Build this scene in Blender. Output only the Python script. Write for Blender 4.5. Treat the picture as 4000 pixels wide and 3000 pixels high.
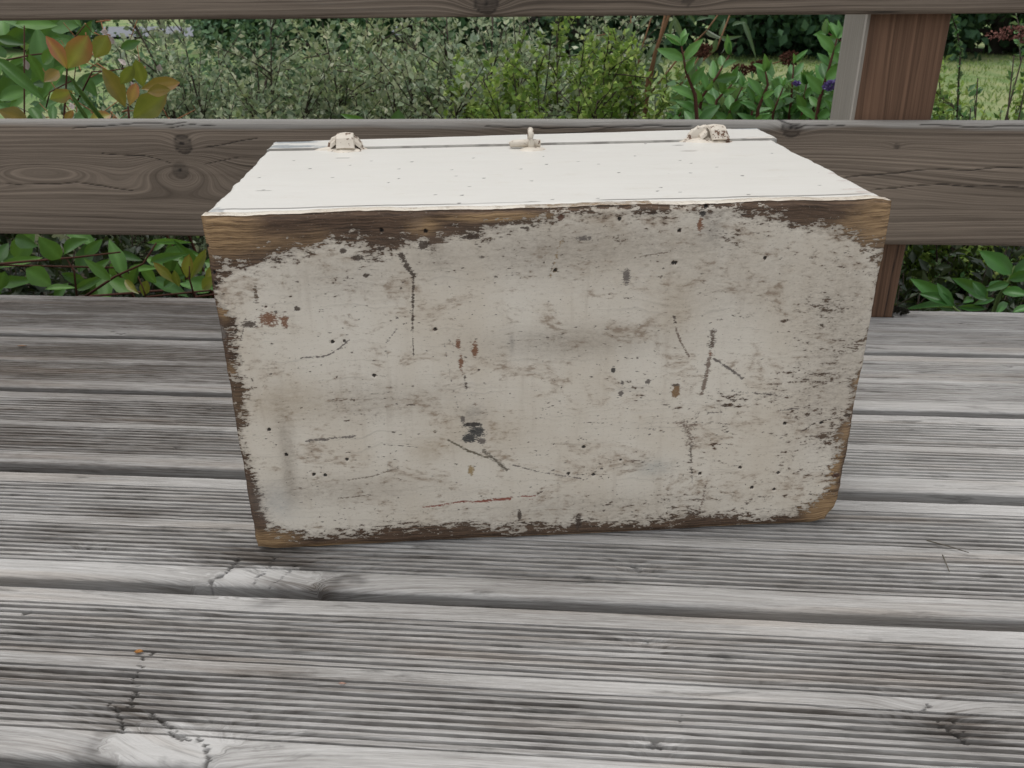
import bpy, math, random
import numpy as np
from mathutils import Vector, Matrix

random.seed(7)
rng = np.random.default_rng(11)
scene = bpy.context.scene
for o in list(bpy.data.objects):
    bpy.data.objects.remove(o)
C = scene.collection

# ------------------------------------------------------------------ camera
FOC, YAW, PITCH, ROLL, CAMZ = 3255.1, -0.08138, 0.44027, -0.00988, 0.3725
PW, PH = 4000.0, 3000.0
_cy, _sy = math.cos(YAW), math.sin(YAW)
FWD = np.array([_sy*math.cos(PITCH), _cy*math.cos(PITCH), -math.sin(PITCH)])
_r0 = np.array([_cy, -_sy, 0.0]); _u0 = np.cross(_r0, FWD)
RGT = _r0*math.cos(ROLL) + _u0*math.sin(ROLL)
UPV = -_r0*math.sin(ROLL) + _u0*math.cos(ROLL)
CAM = np.array([0.0, 0.0, CAMZ])
cd = bpy.data.cameras.new('camera'); cam = bpy.data.objects.new('camera', cd); C.objects.link(cam)
cd.sensor_width = 36.0; cd.lens = 36.0*FOC/PW
cd.clip_start = 0.01; cd.clip_end = 2000
m = Matrix.Identity(4)
for i in range(3):
    m[i][0] = RGT[i]; m[i][1] = UPV[i]; m[i][2] = -FWD[i]; m[i][3] = CAM[i]
cam.matrix_world = m
cd.dof.use_dof = True; cd.dof.focus_distance = 0.64; cd.dof.aperture_fstop = 26.0
scene.camera = cam

# ------------------------------------------------------------------ world, sun, exposure
SUN_EL, SUN_AZ = math.radians(80), math.radians(300)     # azimuth measured from +Y towards +X
world = bpy.data.worlds.new('World'); scene.world = world; world.use_nodes = True
wn = world.node_tree; wn.nodes.clear()
sky = wn.nodes.new('ShaderNodeTexSky'); sky.sky_type = 'NISHITA'; sky.sun_disc = False
sky.sun_elevation = SUN_EL; sky.sun_rotation = SUN_AZ
sky.air_density = 1.0; sky.dust_density = 2.0; sky.ozone_density = 1.0
hs = wn.nodes.new('ShaderNodeHueSaturation'); hs.inputs['Saturation'].default_value = 0.13
bg = wn.nodes.new('ShaderNodeBackground'); bg.inputs['Strength'].default_value = 0.15
wo = wn.nodes.new('ShaderNodeOutputWorld')
wn.links.new(sky.outputs[0], hs.inputs['Color']); wn.links.new(hs.outputs[0], bg.inputs[0]); wn.links.new(bg.outputs[0], wo.inputs[0])
sd = bpy.data.lights.new('sun', 'SUN'); sun = bpy.data.objects.new('sun', sd); C.objects.link(sun)
sd.energy = 0.7; sd.angle = math.radians(40); sd.color = (1.0, 0.96, 0.90)
sdir = Vector((math.sin(SUN_AZ)*math.cos(SUN_EL), math.cos(SUN_AZ)*math.cos(SUN_EL), math.sin(SUN_EL)))
sun.rotation_euler = sdir.to_track_quat('Z', 'Y').to_euler(); sun.location = (-2, 1, 9)
scene.view_settings.view_transform = 'Standard'; scene.view_settings.look = 'None'
scene.view_settings.gamma = 1.0; scene.view_settings.exposure = 0.36

# ------------------------------------------------------------------ helpers
def ray(px, py):
    return FWD + RGT*(px-PW/2)/FOC + UPV*(PH/2-py)/FOC
def at(px, py, Y):
    d = ray(px, py); return CAM + d*(Y/d[1])
def ground(px, py, z=0.0):
    d = ray(px, py); return CAM + d*((z-CAMZ)/d[2])

def hash2(ix, iy, seed):
    h = (ix.astype(np.int64)*374761393 + iy.astype(np.int64)*668265263 + seed*1442695041) & 0xffffffff
    h = ((h ^ (h >> 13))*1274126177) & 0xffffffff
    h = h ^ (h >> 16)
    return (h & 0xffffff)/float(0xffffff)
def vnoise(x, y, seed=0):
    x, y = np.broadcast_arrays(np.asarray(x, float), np.asarray(y, float))
    ix = np.floor(x); iy = np.floor(y); fx = x-ix; fy = y-iy
    fx = fx*fx*(3-2*fx); fy = fy*fy*(3-2*fy)
    ix = ix.astype(np.int64); iy = iy.astype(np.int64)
    a = hash2(ix, iy, seed); b = hash2(ix+1, iy, seed); c = hash2(ix, iy+1, seed); d = hash2(ix+1, iy+1, seed)
    return (a*(1-fx)+b*fx)*(1-fy) + (c*(1-fx)+d*fx)*fy
def fbm(x, y, seed=0, oct=4):
    s = 0; a = .5; t = 0
    for k in range(oct):
        s = s + a*vnoise(np.asarray(x)*2**k, np.asarray(y)*2**k, seed+k*17); t += a; a *= .55
    return s/t
def sstep(a, b, x):
    t = np.clip((x-a)/(b-a), 0, 1); return t*t*(3-2*t)

def tag(o, label=None, cat=None, group=None, kind=None):
    if label: o['label'] = label
    if cat: o['category'] = cat
    if group: o['group'] = group
    if kind: o['kind'] = kind
    return o
def empty(name, loc=(0, 0, 0)):
    o = bpy.data.objects.new(name, None); C.objects.link(o); o.location = loc; o.empty_display_size = .05
    return o
def mesh_np(name, V, quads=None, tris=None, ngons=None, attrs=None, smooth=True):
    V = np.asarray(V, np.float32).reshape(-1, 3)
    me = bpy.data.meshes.new(name)
    loops = []; starts = []; n = 0
    if quads is not None and len(quads):
        q = np.asarray(quads, np.int32).reshape(-1, 4); loops.append(q.ravel()); starts.append(n+np.arange(len(q))*4); n += q.size
    if tris is not None and len(tris):
        q = np.asarray(tris, np.int32).reshape(-1, 3); loops.append(q.ravel()); starts.append(n+np.arange(len(q))*3); n += q.size
    for g in (ngons or []):
        g = np.asarray(g, np.int32); loops.append(g); starts.append(np.array([n])); n += len(g)
    lp = np.concatenate(loops); st = np.concatenate(starts)
    me.vertices.add(len(V)); me.vertices.foreach_set('co', V.ravel())
    me.loops.add(len(lp)); me.loops.foreach_set('vertex_index', lp)
    me.polygons.add(len(st)); me.polygons.foreach_set('loop_start', st.astype(np.int32))
    me.polygons.foreach_set('use_smooth', np.full(len(st), smooth))
    for k, a in (attrs or {}).items():
        a = np.asarray(a, np.float32)
        if a.ndim == 1:
            at_ = me.attributes.new(k, 'FLOAT', 'POINT'); at_.data.foreach_set('value', a)
        else:
            at_ = me.attributes.new(k, 'FLOAT_COLOR', 'POINT'); at_.data.foreach_set('color', a.ravel())
    me.update(calc_edges=True); me.validate()
    return me
def link(name, me, mat, parent=None, loc=None):
    o = bpy.data.objects.new(name, me); C.objects.link(o)
    if mat is not None and len(me.materials) == 0: me.materials.append(mat)
    if parent is not None:
        o.parent = parent
        if loc is None: o.location = -Vector(parent.location)      # mesh data given in world coordinates
    if loc is not None: o.location = loc
    return o
def tube_np(pts, rad, seg=7):
    pts = np.asarray(pts, float); n = len(pts); rad = np.broadcast_to(np.asarray(rad, float), (n,))
    V = []; Q = []
    t = np.gradient(pts, axis=0); t /= np.linalg.norm(t, axis=1)[:, None]+1e-9
    up = np.array([.13, .21, .97]); a = np.cross(t, up); a /= np.linalg.norm(a, axis=1)[:, None]+1e-9; b = np.cross(t, a)
    ang = np.arange(seg)*2*math.pi/seg
    for i in range(n):
        V.append(pts[i] + rad[i]*(np.cos(ang)[:, None]*a[i] + np.sin(ang)[:, None]*b[i]))
    V = np.concatenate(V)
    i, j = np.meshgrid(np.arange(n-1), np.arange(seg), indexing='ij')
    j2 = (j+1) % seg
    Q = np.stack([i*seg+j, i*seg+j2, (i+1)*seg+j2, (i+1)*seg+j], -1).reshape(-1, 4)
    return V, Q, [np.arange(seg)[::-1], (n-1)*seg+np.arange(seg)]
def tubes_mesh(name, paths, seg=5):
    VV = []; QQ = []; G = []; off = 0
    for pts, rad in paths:
        V, Q, g = tube_np(pts, rad, seg); VV.append(V); QQ.append(Q+off); G += [x+off for x in g]; off += len(V)
    return mesh_np(name, np.concatenate(VV), np.concatenate(QQ), ngons=G)

# ------------------------------------------------------------------ node helpers
class NT:
    def __init__(s, name):
        s.mat = bpy.data.materials.new(name); s.mat.use_nodes = True; s.t = s.mat.node_tree; s.t.nodes.clear()
    def n(s, typ, ins=None, **props):
        nd = s.t.nodes.new(typ)
        for k, v in props.items(): setattr(nd, k, v)
        for k, v in (ins or {}).items(): s.put(nd.inputs[k], v)
        return nd
    def put(s, sock, v):
        if isinstance(v, bpy.types.NodeSocket): s.t.links.new(v, sock)
        elif v is not None: sock.default_value = v
    def m(s, op, a, b=None, c=None, clamp=False):
        nd = s.n('ShaderNodeMath', operation=op, use_clamp=clamp); s.put(nd.inputs[0], a); s.put(nd.inputs[1], b)
        if c is not None: s.put(nd.inputs[2], c)
        return nd.outputs[0]
    def attr(s, name, col=False):
        nd = s.n('ShaderNodeAttribute', attribute_name=name); return nd.outputs['Color' if col else 'Fac']
    def attra(s, name):
        nd = s.n('ShaderNodeAttribute', attribute_name=name); return nd.outputs['Color'], nd.outputs['Alpha']
    def noise(s, vec, scale, detail=4, rough=.55, dist=0.0):
        return s.n('ShaderNodeTexNoise', {'Vector': vec, 'Scale': scale, 'Detail': detail, 'Roughness': rough, 'Distortion': dist}).outputs['Fac']
    def step(s, x, a, b):
        nd = s.n('ShaderNodeMapRange', {'Value': x, 'From Min': a, 'From Max': b, 'To Min': 0.0, 'To Max': 1.0}, interpolation_type='SMOOTHSTEP'); return nd.outputs[0]
    def remap(s, x, a, b, c, d):
        return s.n('ShaderNodeMapRange', {'Value': x, 'From Min': a, 'From Max': b, 'To Min': c, 'To Max': d}).outputs[0]
    def mix(s, f, a, b, blend='MIX'):
        nd = s.n('ShaderNodeMix', data_type='RGBA', blend_type=blend)
        s.put(nd.inputs['Factor'], f)
        for k, v in ((6, a), (7, b)):
            if isinstance(v, tuple) and len(v) == 3: v = (*v, 1)
            s.put(nd.inputs[k], v)
        return nd.outputs[2]
    def xyz(s, x, y, z): return s.n('ShaderNodeCombineXYZ', {0: x, 1: y, 2: z}).outputs[0]
    def pos(s):
        g = s.n('ShaderNodeNewGeometry'); return g.outputs['Position']
    def sep(s, v):
        nd = s.n('ShaderNodeSeparateXYZ', {0: v}); return nd.outputs
    def mapv(s, v, sc): return s.n('ShaderNodeMapping', {'Vector': v, 'Scale': sc}).outputs[0]
    def bump(s, h, strength, dist, normal=None):
        nd = s.n('ShaderNodeBump', {'Height': h, 'Strength': strength, 'Distance': dist})
        if normal is not None: s.put(nd.inputs['Normal'], normal)
        return nd.outputs[0]
    def out(s, col, rough=.7, normal=None, spec=.3, trans=0.0, tcol=None):
        p = s.n('ShaderNodeBsdfPrincipled', {'Roughness': rough, 'Specular IOR Level': spec})
        if isinstance(col, tuple) and len(col) == 3: col = (*col, 1)
        s.put(p.inputs['Base Color'], col)
        if normal is not None: s.put(p.inputs['Normal'], normal)
        sh = p.outputs[0]
        if trans:
            t = s.n('ShaderNodeBsdfTranslucent'); s.put(t.inputs['Color'], tcol if tcol is not None else col)
            mx = s.n('ShaderNodeMixShader', {0: trans}); s.t.links.new(sh, mx.inputs[1]); s.t.links.new(t.outputs[0], mx.inputs[2]); sh = mx.outputs[0]
        o = s.n('ShaderNodeOutputMaterial'); s.t.links.new(sh, o.inputs[0])
        return s.mat

# ------------------------------------------------------------------ materials: wood
def mat_deck():
    s = NT('weathered_deck_wood')
    p = s.sep(s.pos()); x = p[0]; gv = s.attr('gv'); tone = s.attr('tone'); dark = s.attr('dark'); sd_ = s.attr('seed')
    a = s.noise(s.xyz(s.m('MULTIPLY', x, 11.0), s.m('MULTIPLY', gv, 640.0), sd_), 1.0, 4, .62)       # fibre bands
    b = s.noise(s.xyz(s.m('MULTIPLY', x, 60.0), s.m('MULTIPLY', gv, 1700.0), sd_), 1.0, 4, .6)      # hair-fine fibres
    c = s.noise(s.xyz(s.m('MULTIPLY', x, 6.0), s.m('MULTIPLY', gv, 26.0), sd_), 1.0, 4, .6)         # broad patches
    d = s.noise(s.xyz(s.m('MULTIPLY', x, 16.0), s.m('MULTIPLY', gv, 90.0), s.m('ADD', sd_, 7.3)), 1.0, 5, .65, .4)
    wood_tone = s.m('ADD', s.remap(a, .25, .75, .12, .98), s.m('ADD', s.m('MULTIPLY', s.m('SUBTRACT', b, .5), 1.1), s.m('MULTIPLY', s.m('SUBTRACT', c, .5), .9)))  # mix factor from dark to pale wood
    wood_tone = s.m('ADD', s.m('MULTIPLY', s.m('SUBTRACT', wood_tone, .55), .80), s.m('ADD', tone, .55), clamp=True)
    col = s.mix(wood_tone, (.105, .090, .077), (.52, .508, .49))
    warm = s.step(s.noise(s.xyz(s.m('MULTIPLY', x, 4.0), s.m('MULTIPLY', gv, 60.0), s.m('ADD', sd_, 3.1)), 1.0, 3, .5), .5, .75)
    col = s.mix(s.m('MULTIPLY', warm, .55), col, s.mix(wood_tone, (.115, .086, .064), (.45, .40, .35)))
    mould = s.m('MULTIPLY', s.step(d, .56, .74), .62)                                               # black algae streaks
    col = s.mix(mould, col, (.045, .042, .036))
    col = s.mix(dark, col, (.018, .016, .014))
    h = s.m('ADD', s.m('MULTIPLY', a, .4), s.m('MULTIPLY', b, .6))
    return s.out(col, .68, s.bump(h, .9, .0008), .3)
def mat_rail(name, lo, hi, ringf, grey=(.36, .34, .31), greyamt=.5):
    s = NT(name)
    x = s.attr('gx'); gv = s.attr('gv'); tone = s.attr('tone'); dark = s.attr('dark'); sd_ = s.attr('seed')
    wob = s.noise(s.xyz(s.m('MULTIPLY', x, 3.0), s.m('MULTIPLY', gv, 30.0), sd_), 1.0, 3, .5)
    v = s.m('ADD', gv, s.m('MULTIPLY', s.m('SUBTRACT', wob, .5), .010))
    var = s.noise(s.xyz(s.m('MULTIPLY', x, .6), s.m('MULTIPLY', v, 42.0), s.m('ADD', sd_, 1.7)), 1.0, 2, .5)
    ring = s.m('SINE', s.m('ADD', s.m('MULTIPLY', v, ringf), s.m('MULTIPLY', var, 14.0)))
    bandn = s.step(s.noise(s.xyz(s.m('MULTIPLY', x, 1.2), s.m('MULTIPLY', v, ringf*.42), s.m('ADD', sd_, 2.2)), 1.0, 3, .6), .30, .70)
    ring = s.m('ADD', s.m('MULTIPLY', s.m('POWER', s.m('ADD', s.m('MULTIPLY', ring, .5), .5), 1.6), .20), s.m('MULTIPLY', bandn, .80))
    fib = s.noise(s.xyz(s.m('MULTIPLY', x, 14.0), s.m('MULTIPLY', v, 1100.0), sd_), 1.0, 4, .6)
    big = s.noise(s.xyz(s.m('MULTIPLY', x, 2.2), s.m('MULTIPLY', v, 18.0), s.m('ADD', sd_, 4.2)), 1.0, 4, .55)
    f = s.m('ADD', s.m('MULTIPLY', ring, .52), s.m('ADD', s.m('MULTIPLY', s.m('SUBTRACT', fib, .5), .7), s.m('MULTIPLY', s.m('SUBTRACT', big, .35), 1.0)), clamp=True)
    col = s.mix(f, lo, hi)
    gm = s.step(s.m('ADD', tone, s.m('MULTIPLY', s.m('SUBTRACT', s.noise(s.xyz(s.m('MULTIPLY', x, 9.0), s.m('MULTIPLY', v, 120.0), sd_), 1.0, 4, .6), .5), .8)), .25, .95)
    gcol = s.mix(s.m('ADD', s.m('MULTIPLY', fib, .75), s.m('MULTIPLY', ring, .12)), tuple(.45*g for g in grey), tuple(1.35*g for g in grey))
    col = s.mix(gm, col, gcol)
    crk = s.noise(s.xyz(s.m('MULTIPLY', x, 5.0), s.m('MULTIPLY', v, 230.0), s.m('ADD', sd_, 9.0)), 1.0, 2, .5)
    crk = s.m('MULTIPLY', s.step(crk, .73, .78), .8)
    col = s.mix(s.m('MAXIMUM', crk, dark), col, (.016, .013, .012))
    h = s.m('SUBTRACT', s.m('ADD', s.m('MULTIPLY', ring, .5), s.m('MULTIPLY', fib, .6)), crk)
    return s.out(col, .7, s.bump(h, .7, .0007), .25)
M_DECK = mat_deck()
M_RAIL = mat_rail('weathered_rail_wood', (.086, .067, .051), (.360, .290, .226), 950.0)
M_POST = mat_rail('red_brown_post_wood', (.062, .034, .021), (.295, .170, .106), 620.0, grey=(.37, .335, .29))

# ------------------------------------------------------------------ ground
def mat_field():
    s = NT('meadow_ground')
    p = s.pos()
    a = s.noise(p, .35, 5, .6); b = s.noise(s.mapv(p, (1, .35, 1)), 2.6, 5, .65); c = s.noise(p, 38.0, 3, .6)
    f = s.step(s.m('ADD', s.m('MULTIPLY', a, .6), s.m('MULTIPLY', b, .5)), .42, .68)
    col = s.mix(f, (.175, .29, .10), (.37, .41, .205))
    col = s.mix(s.m('MULTIPLY', c, .55), col, s.mix(f, (.03, .055, .02), (.11, .10, .05)))
    sp = s.sep(p)
    soil = s.step(sp[1], 7.0, 3.5)
    col = s.mix(soil, col, s.mix(b, (.018, .013, .009), (.05, .038, .026)))
    return s.out(col, .9, s.bump(c, .6, .03), .1)
GZ = -0.90
NG = 60
gx = np.concatenate([np.linspace(-400, -30, 6), np.linspace(-25, 25, NG), np.linspace(30, 400, 6)])
gy = np.concatenate([np.linspace(-200, -4, 4), np.linspace(0, 30, NG), np.linspace(40, 600, 8)])
GX, GY = np.meshgrid(gx, gy, indexing='ij')
GZZ = GZ + (fbm(GX*.5, GY*.5, 3)-.5)*.10*sstep(2, 5, GY)
i, j = np.meshgrid(np.arange(len(gx)-1), np.arange(len(gy)-1), indexing='ij'); w_ = len(gy)
gq = np.stack([i*w_+j, (i+1)*w_+j, (i+1)*w_+j+1, i*w_+j+1], -1).reshape(-1, 4)
tag(link('ground', mesh_np('ground', np.stack([GX, GY, GZZ], -1), gq), mat_field()), kind='structure')

# ------------------------------------------------------------------ boards
def board(name, xs, prof, mat, parent, fn, axis='x'):
    """closed profile (n,2) swept over xs; fn(x, s, a, b) -> (da, db, attrs) with the displaced profile"""
    prof = np.asarray(prof, float); P = len(prof); n = len(xs)
    seg = np.linalg.norm(np.diff(prof, axis=0), axis=1); sarc = np.concatenate([[0], np.cumsum(seg)])
    X = np.repeat(xs[:, None], P, 1); A = np.repeat(prof[None, :, 0], n, 0); B = np.repeat(prof[None, :, 1], n, 0); S = np.repeat(sarc[None], n, 0)
    A2, B2, attrs = fn(X, S, A, B)
    if axis == 'x': V = np.stack([X, A2, B2], -1)
    else: V = np.stack([A2, B2, X], -1)          # axis z
    i, j = np.meshgrid(np.arange(n-1), np.arange(P), indexing='ij'); j2 = (j+1) % P
    Q = np.stack([i*P+j, i*P+j2, (i+1)*P+j2, (i+1)*P+j], -1).reshape(-1, 4)
    if axis == 'x': Q = Q[:, ::-1]
    g = [np.arange(P), (n-1)*P+np.arange(P)[::-1]]
    me = mesh_np(name, V, Q, ngons=g, attrs={k: np.broadcast_to(v, X.shape).ravel() for k, v in attrs.items()}, smooth=(name != 'deck_plank'))
    return link(name, me, mat, parent)
def xdense(x0, x1, d0, d1, step, coarse=.05):
    return np.unique(np.round(np.concatenate([np.arange(x0, d0, coarse), np.arange(d0, d1, step), np.arange(d1, x1+coarse*.5, coarse)]), 5))

deck = tag(empty('deck', (0, .5, 0)), kind='structure')
# plank back edge, front edge, seed, sampling across, sampling along
PL = [(1.039, .9020, 1), (.8898, .7540, 2), (.7413, .6045, 3), (.5870, .4500, 4), (.4388, .3020, 5), (.2895, .1490, 6), (.1390, -.0020, 7)] + [(-.012-.15*i, -.152-.15*i, 8+i) for i in range(10)]
T = .027
# knots and marks given by where they stand on the deck
def g2(px, py): q = ground(px, py); return q[0], q[1]
BIGK = [dict(c=g2(1040, 2275), a=.048, b=.017, s=.9), dict(c=g2(660, 2930), a=.034, b=.020, s=1.0)]
FISS = []   # (points, width, depth)
def fiss(pts, w): FISS.append(([g2(*q) for q in pts], w))
fiss([(800, 2285), (850, 2255), (905, 2215), (925, 2180)], .0022); fiss([(980, 2290), (1005, 2255), (1050, 2215), (1085, 2165)], .0007)
fiss([(1000, 2310), (1100, 2260), (1160, 2200)], .0004)
fiss([(800, 2990), (815, 2950), (795, 2915), (770, 2885)], .0016); fiss([(600, 2550), (560, 2570), (545, 2610), (520, 2650)], .0011)
fiss([(515, 2650), (525, 2700), (505, 2760)], .0012); fiss([(420, 2740), (470, 2790), (480, 2860)], .0012); fiss([(590, 2790), (640, 2830), (690, 2870), (745, 2890)], .0013)
fiss([(3665, 2815), (3700, 2845), (3740, 2870), (3775, 2905)], .0012); fiss([(3720, 2810), (3760, 2850), (3775, 2895)], .0008); fiss([(3610, 2770), (3630, 2755), (3620, 2740)], .0011)
fiss([(2470, 2210), (2490, 2222), (2500, 2230)], .0016); fiss([(2512, 2500), (2530, 2508)], .0020); fiss([(2545, 2905), (2580, 2918)], .0024); fiss([(2660, 2790), (2668, 2835)], .0008)
fiss([(330, 2136), (352, 2136)], .0017); fiss([(95, 2392), (115, 2390)], .0020); fiss([(680, 1747), (700, 1745)], .0016); fiss([(820, 1594), (838, 1590)], .0016)
fiss([(500, 1295), (470, 1303), (440, 1290)], .0012); fiss([(3930, 1427), (3950, 1429)], .0016); fiss([(3740, 1260), (3760, 1262)], .0015); fiss([(3830, 1335), (3850, 1336)], .0014)
SMALLK = [(g2(1000*.55, 1280), .012, .004), (g2(480, 1410), .016, .005), (g2(400, 1672), .018, .005), (g2(2486, 2220), .010, .006), (g2(2523, 2506), .009, .006), (g2(2567, 2912), .009, .006),
          (g2(345, 2137), .010, .006), (g2(3620, 2760), .018, .009), (g2(3800, 1500), .016, .005), (g2(3950, 1760), .016, .006)]
STAIN = [(g2(500, 2005), .030, .010, .35), (g2(980, 2170), .05, .012, .4), (g2(2100, 2265), .05, .014, .25), (g2(560, 2780), .03, .03, .28), (g2(1000, 2620), .03, .006, .35), (g2(1400, 2650), .06, .005, .30),
         (g2(3750, 2850), .03, .015, .45), (g2(3700, 2560), .05, .02, .16), (g2(900, 2290), .06, .010, .45), (g2(1200, 2285), .03, .006, .5), (g2(3650, 2130), .06, .01, .25), (g2(2050, 2850), .05, .012, .2), (g2(150, 2080), .06, .02, .25), (g2(130, 2500), .05, .02, .2)]
def segd(X, Y, pts):
    d = np.full(X.shape, 9.0)
    for (ax, ay), (bx, by) in zip(pts[:-1], pts[1:]):
        ex, ey = bx-ax, by-ay; t = np.clip(((X-ax)*ex+(Y-ay)*ey)/(ex*ex+ey*ey+1e-12), 0, 1)
        d = np.minimum(d, np.hypot(X-ax-t*ex, Y-ay-t*ey))
    return d
POST_X = (.3085, .3965); POST_Y = 1.0135
for k, (yb, yf, sdd) in enumerate(PL):
    Wd = yb-yf
    near = k in (3, 4)
    st = .00050 if near else (.0007 if k in (2,) else .0010)
    if k >= 6: st = .02
    R = .0024 if k < 2 else .0038
    # closed profile: from back top edge across the top to the front, round the front arris, down, under and back up
    ty = np.arange(yb-.0022, yf+R, -st)
    arcf = [(yf+R - R*math.sin(a), -R+R*math.cos(a)) for a in np.linspace(0, math.pi/2, 8)]
    Rb = .0022
    arcb = [(yb-Rb + Rb*math.cos(a), -Rb+Rb*math.sin(a)) for a in np.linspace(0, math.pi/2, 5)]
    prof = [*arcb, *[(y, 0.0) for y in ty[1:]], *arcf, (yf, -.010), (yf, -.016), (yf, -T), (yb, -T), (yb, -.014)]
    xs = {0: xdense(-1.5, 1.5, -.86, .66, .0030), 1: xdense(-1.5, 1.5, -.76, .60, .0030), 2: xdense(-1.5, 1.5, -.66, .50, .0025), 3: xdense(-1.5, 1.5, -.52, .46, .0016),
          4: xdense(-1.5, 1.5, -.40, .36, .0014), 5: xdense(-1.5, 1.5, -.33, .27, .0025)}.get(k, np.arange(-1.5, 1.51, .1))
    if k == 0:
        xs = np.unique(np.concatenate([xs, [POST_X[0]-.0015, POST_X[0]-.0014, POST_X[1]+.0014, POST_X[1]+.0015]]))
    f0 = [.115, .45, .525, .865]
    def fn(X, S, A, B, yb=yb, yf=yf, Wd=Wd, sdd=sdd, k=k):
        top = B > -.0035
        q = (yb-A)/Wd                                      # 0 at the back edge .. 1 at the front edge
        wob = (fbm(X*4, A*30, 40+sdd, 3)-.5)*.0009
        g = np.zeros_like(X)
        pitch = .0051
        for lo, hi in ((f0[0], f0[1]), (f0[2], f0[3])):
            nn = round((hi-lo)*Wd/pitch)
            ph = ((q-lo)*Wd + wob)/((hi-lo)*Wd)*nn
            env = sstep(-.02, .02, ph)*sstep(nn+.02, nn-.02, ph)
            c = np.abs(ph-np.floor(ph)-.5)*2              # 1 at the borders between ribs
            idx = np.floor(ph+.5)
            wv = fbm(X*9, idx*7.7, 70+sdd, 3)
            width = .26+.46*wv
            g = np.maximum(g, env*sstep(1-width, 1-width+.16, c)*(.70+.6*fbm(X*14, idx*3.3, 90+sdd, 2)))
        amp = {0: .0014, 1: .0018, 2: .0030, 3: .0048, 4: .0052, 5: .0052}.get(k, 0.0)
        gv = A + (fbm(X*1.6, A*9, 5+sdd, 3)-.5)*.009 + (fbm(X*9, A*40, 8+sdd, 2)-.5)*.0012
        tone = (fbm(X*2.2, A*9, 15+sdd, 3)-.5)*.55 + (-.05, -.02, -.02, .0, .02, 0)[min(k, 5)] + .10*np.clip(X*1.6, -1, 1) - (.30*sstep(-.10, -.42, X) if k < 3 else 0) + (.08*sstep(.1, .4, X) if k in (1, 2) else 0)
        dark = np.zeros_like(X)
        flat = (q < f0[0]) | ((q > f0[1]) & (q < f0[2])) | (q > f0[3])
        tone = tone + np.where(flat, .16, .0)
        for K in BIGK:
            cx, cy = K['c']; dx = X-cx; dy = A-cy
            r = np.sqrt((dx/K['a'])**2 + (dy/K['b'])**2) + (fbm(X*45, A*90, 33, 4)-.5)*1.1
            inn = sstep(1.1, .75, r)
            g = g*(1-inn*.55); tone = tone + inn*.38
            gv = gv + .012*np.exp(-(dx/(K['a']*1.7))**2-(dy/(K['b']*2.0))**2) + inn*dx*.30
            rim = np.exp(-((r-1.25)/.22)**2)*sstep(.2, .8, fbm(X*40, A*40, 35, 3)); dark = np.maximum(dark, rim*.62*sstep(.012, -.02, dx*np.sign(K['s']-.95)))
        for (cx, cy), a_, b_ in SMALLK:
            r2 = ((X-cx)/a_)**2 + ((A-cy)/b_)**2
            gv = gv + b_*.9*np.exp(-r2*.6); tone = tone + .10*np.exp(-r2*.5)
        for (cx, cy), a_, b_, am in STAIN:
            r2 = ((X-cx)/a_)**2 + ((A-cy)/b_)**2
            tone = tone - am*np.exp(-r2)*(.4+1.2*fbm(X*40, A*160, 52, 3))
        cut = np.zeros_like(X)
        for pts, w in FISS:
            y_lo = min(p[1] for p in pts)-.01; y_hi = max(p[1] for p in pts)+.01
            if y_hi < yf or y_lo > yb: continue
            jit = (fbm(X*260, A*420, 77, 3)-.5)*.006
            d = segd(X+jit, A+jit*.6, pts); c_ = sstep(w*1.15, w*.25, d); cut = np.maximum(cut, c_*sstep(.30, .52, fbm(X*420, A*420, 83, 3)))
        dark = np.maximum(dark, cut*.75)
        rough = (fbm(X*30, A*420, 21+sdd, 3)-.5)*.0009 + (fbm(X*3, A*12, 24+sdd, 2)-.5)*.0014
        Bz = np.where(top, B - g*amp - cut*.0018 + rough - .0006, B)
        side = (~top)
        A2 = A + np.where(side, 0, 0)
        A2 = A2 + np.where(A < yf+.012, (fbm(X*5, X*0, 61+sdd, 3)-.5)*.0030, 0)*np.clip((yf+.012-A)/.012, 0, 1)
        if k == 0:
            inx = (X > POST_X[0]-.0014-1e-6) & (X < POST_X[1]+.0014+1e-6)
            A2 = np.where(inx, np.minimum(A2, POST_Y-.0015), A2)
        gv = np.where(side, gv+B*.9, gv)
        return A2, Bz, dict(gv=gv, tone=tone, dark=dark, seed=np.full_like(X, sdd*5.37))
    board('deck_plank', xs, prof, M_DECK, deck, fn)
# joists that carry the planks
def simple_box(name, lo, hi, mat, parent):
    lo = np.array(lo); hi = np.array(hi)
    V = np.array([[(lo, hi)[a][0], (lo, hi)[b][1], (lo, hi)[c][2]] for a in (0, 1) for b in (0, 1) for c in (0, 1)])
    Q = [(0, 1, 3, 2), (4, 6, 7, 5), (0, 4, 5, 1), (2, 3, 7, 6), (0, 2, 6, 4), (1, 5, 7, 3)]
    n = len(V); at_ = dict(gv=V[:, 1]+V[:, 2], gx=V[:, 0], tone=np.zeros(n), dark=np.zeros(n), seed=np.full(n, 3.3))
    return link(name, mesh_np(name, V, Q, attrs=at_, smooth=False), mat, parent)
for x in (-1.2, -.55, .12, .62, 1.2):
    simple_box('joist', (x-.024, -1.6, -T-.14), (x+.024, 1.000, -T-.0005), M_RAIL, deck)
    for y in (-1.5, -.6, .08, .90):
        simple_box('joist_leg', (x-.04, y-.04, GZ-.05), (x+.04, y+.04, -T-.1405), M_RAIL, deck)

for xa, xb in ((-1.5, .305), (.400, 1.5)):
    simple_box('added_rim_joist', (xa, 1.0005, -T-.16), (xb, 1.036, -T-.0005), M_RAIL, deck)  # unseen rim board, added to keep light out of the plank gaps
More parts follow.
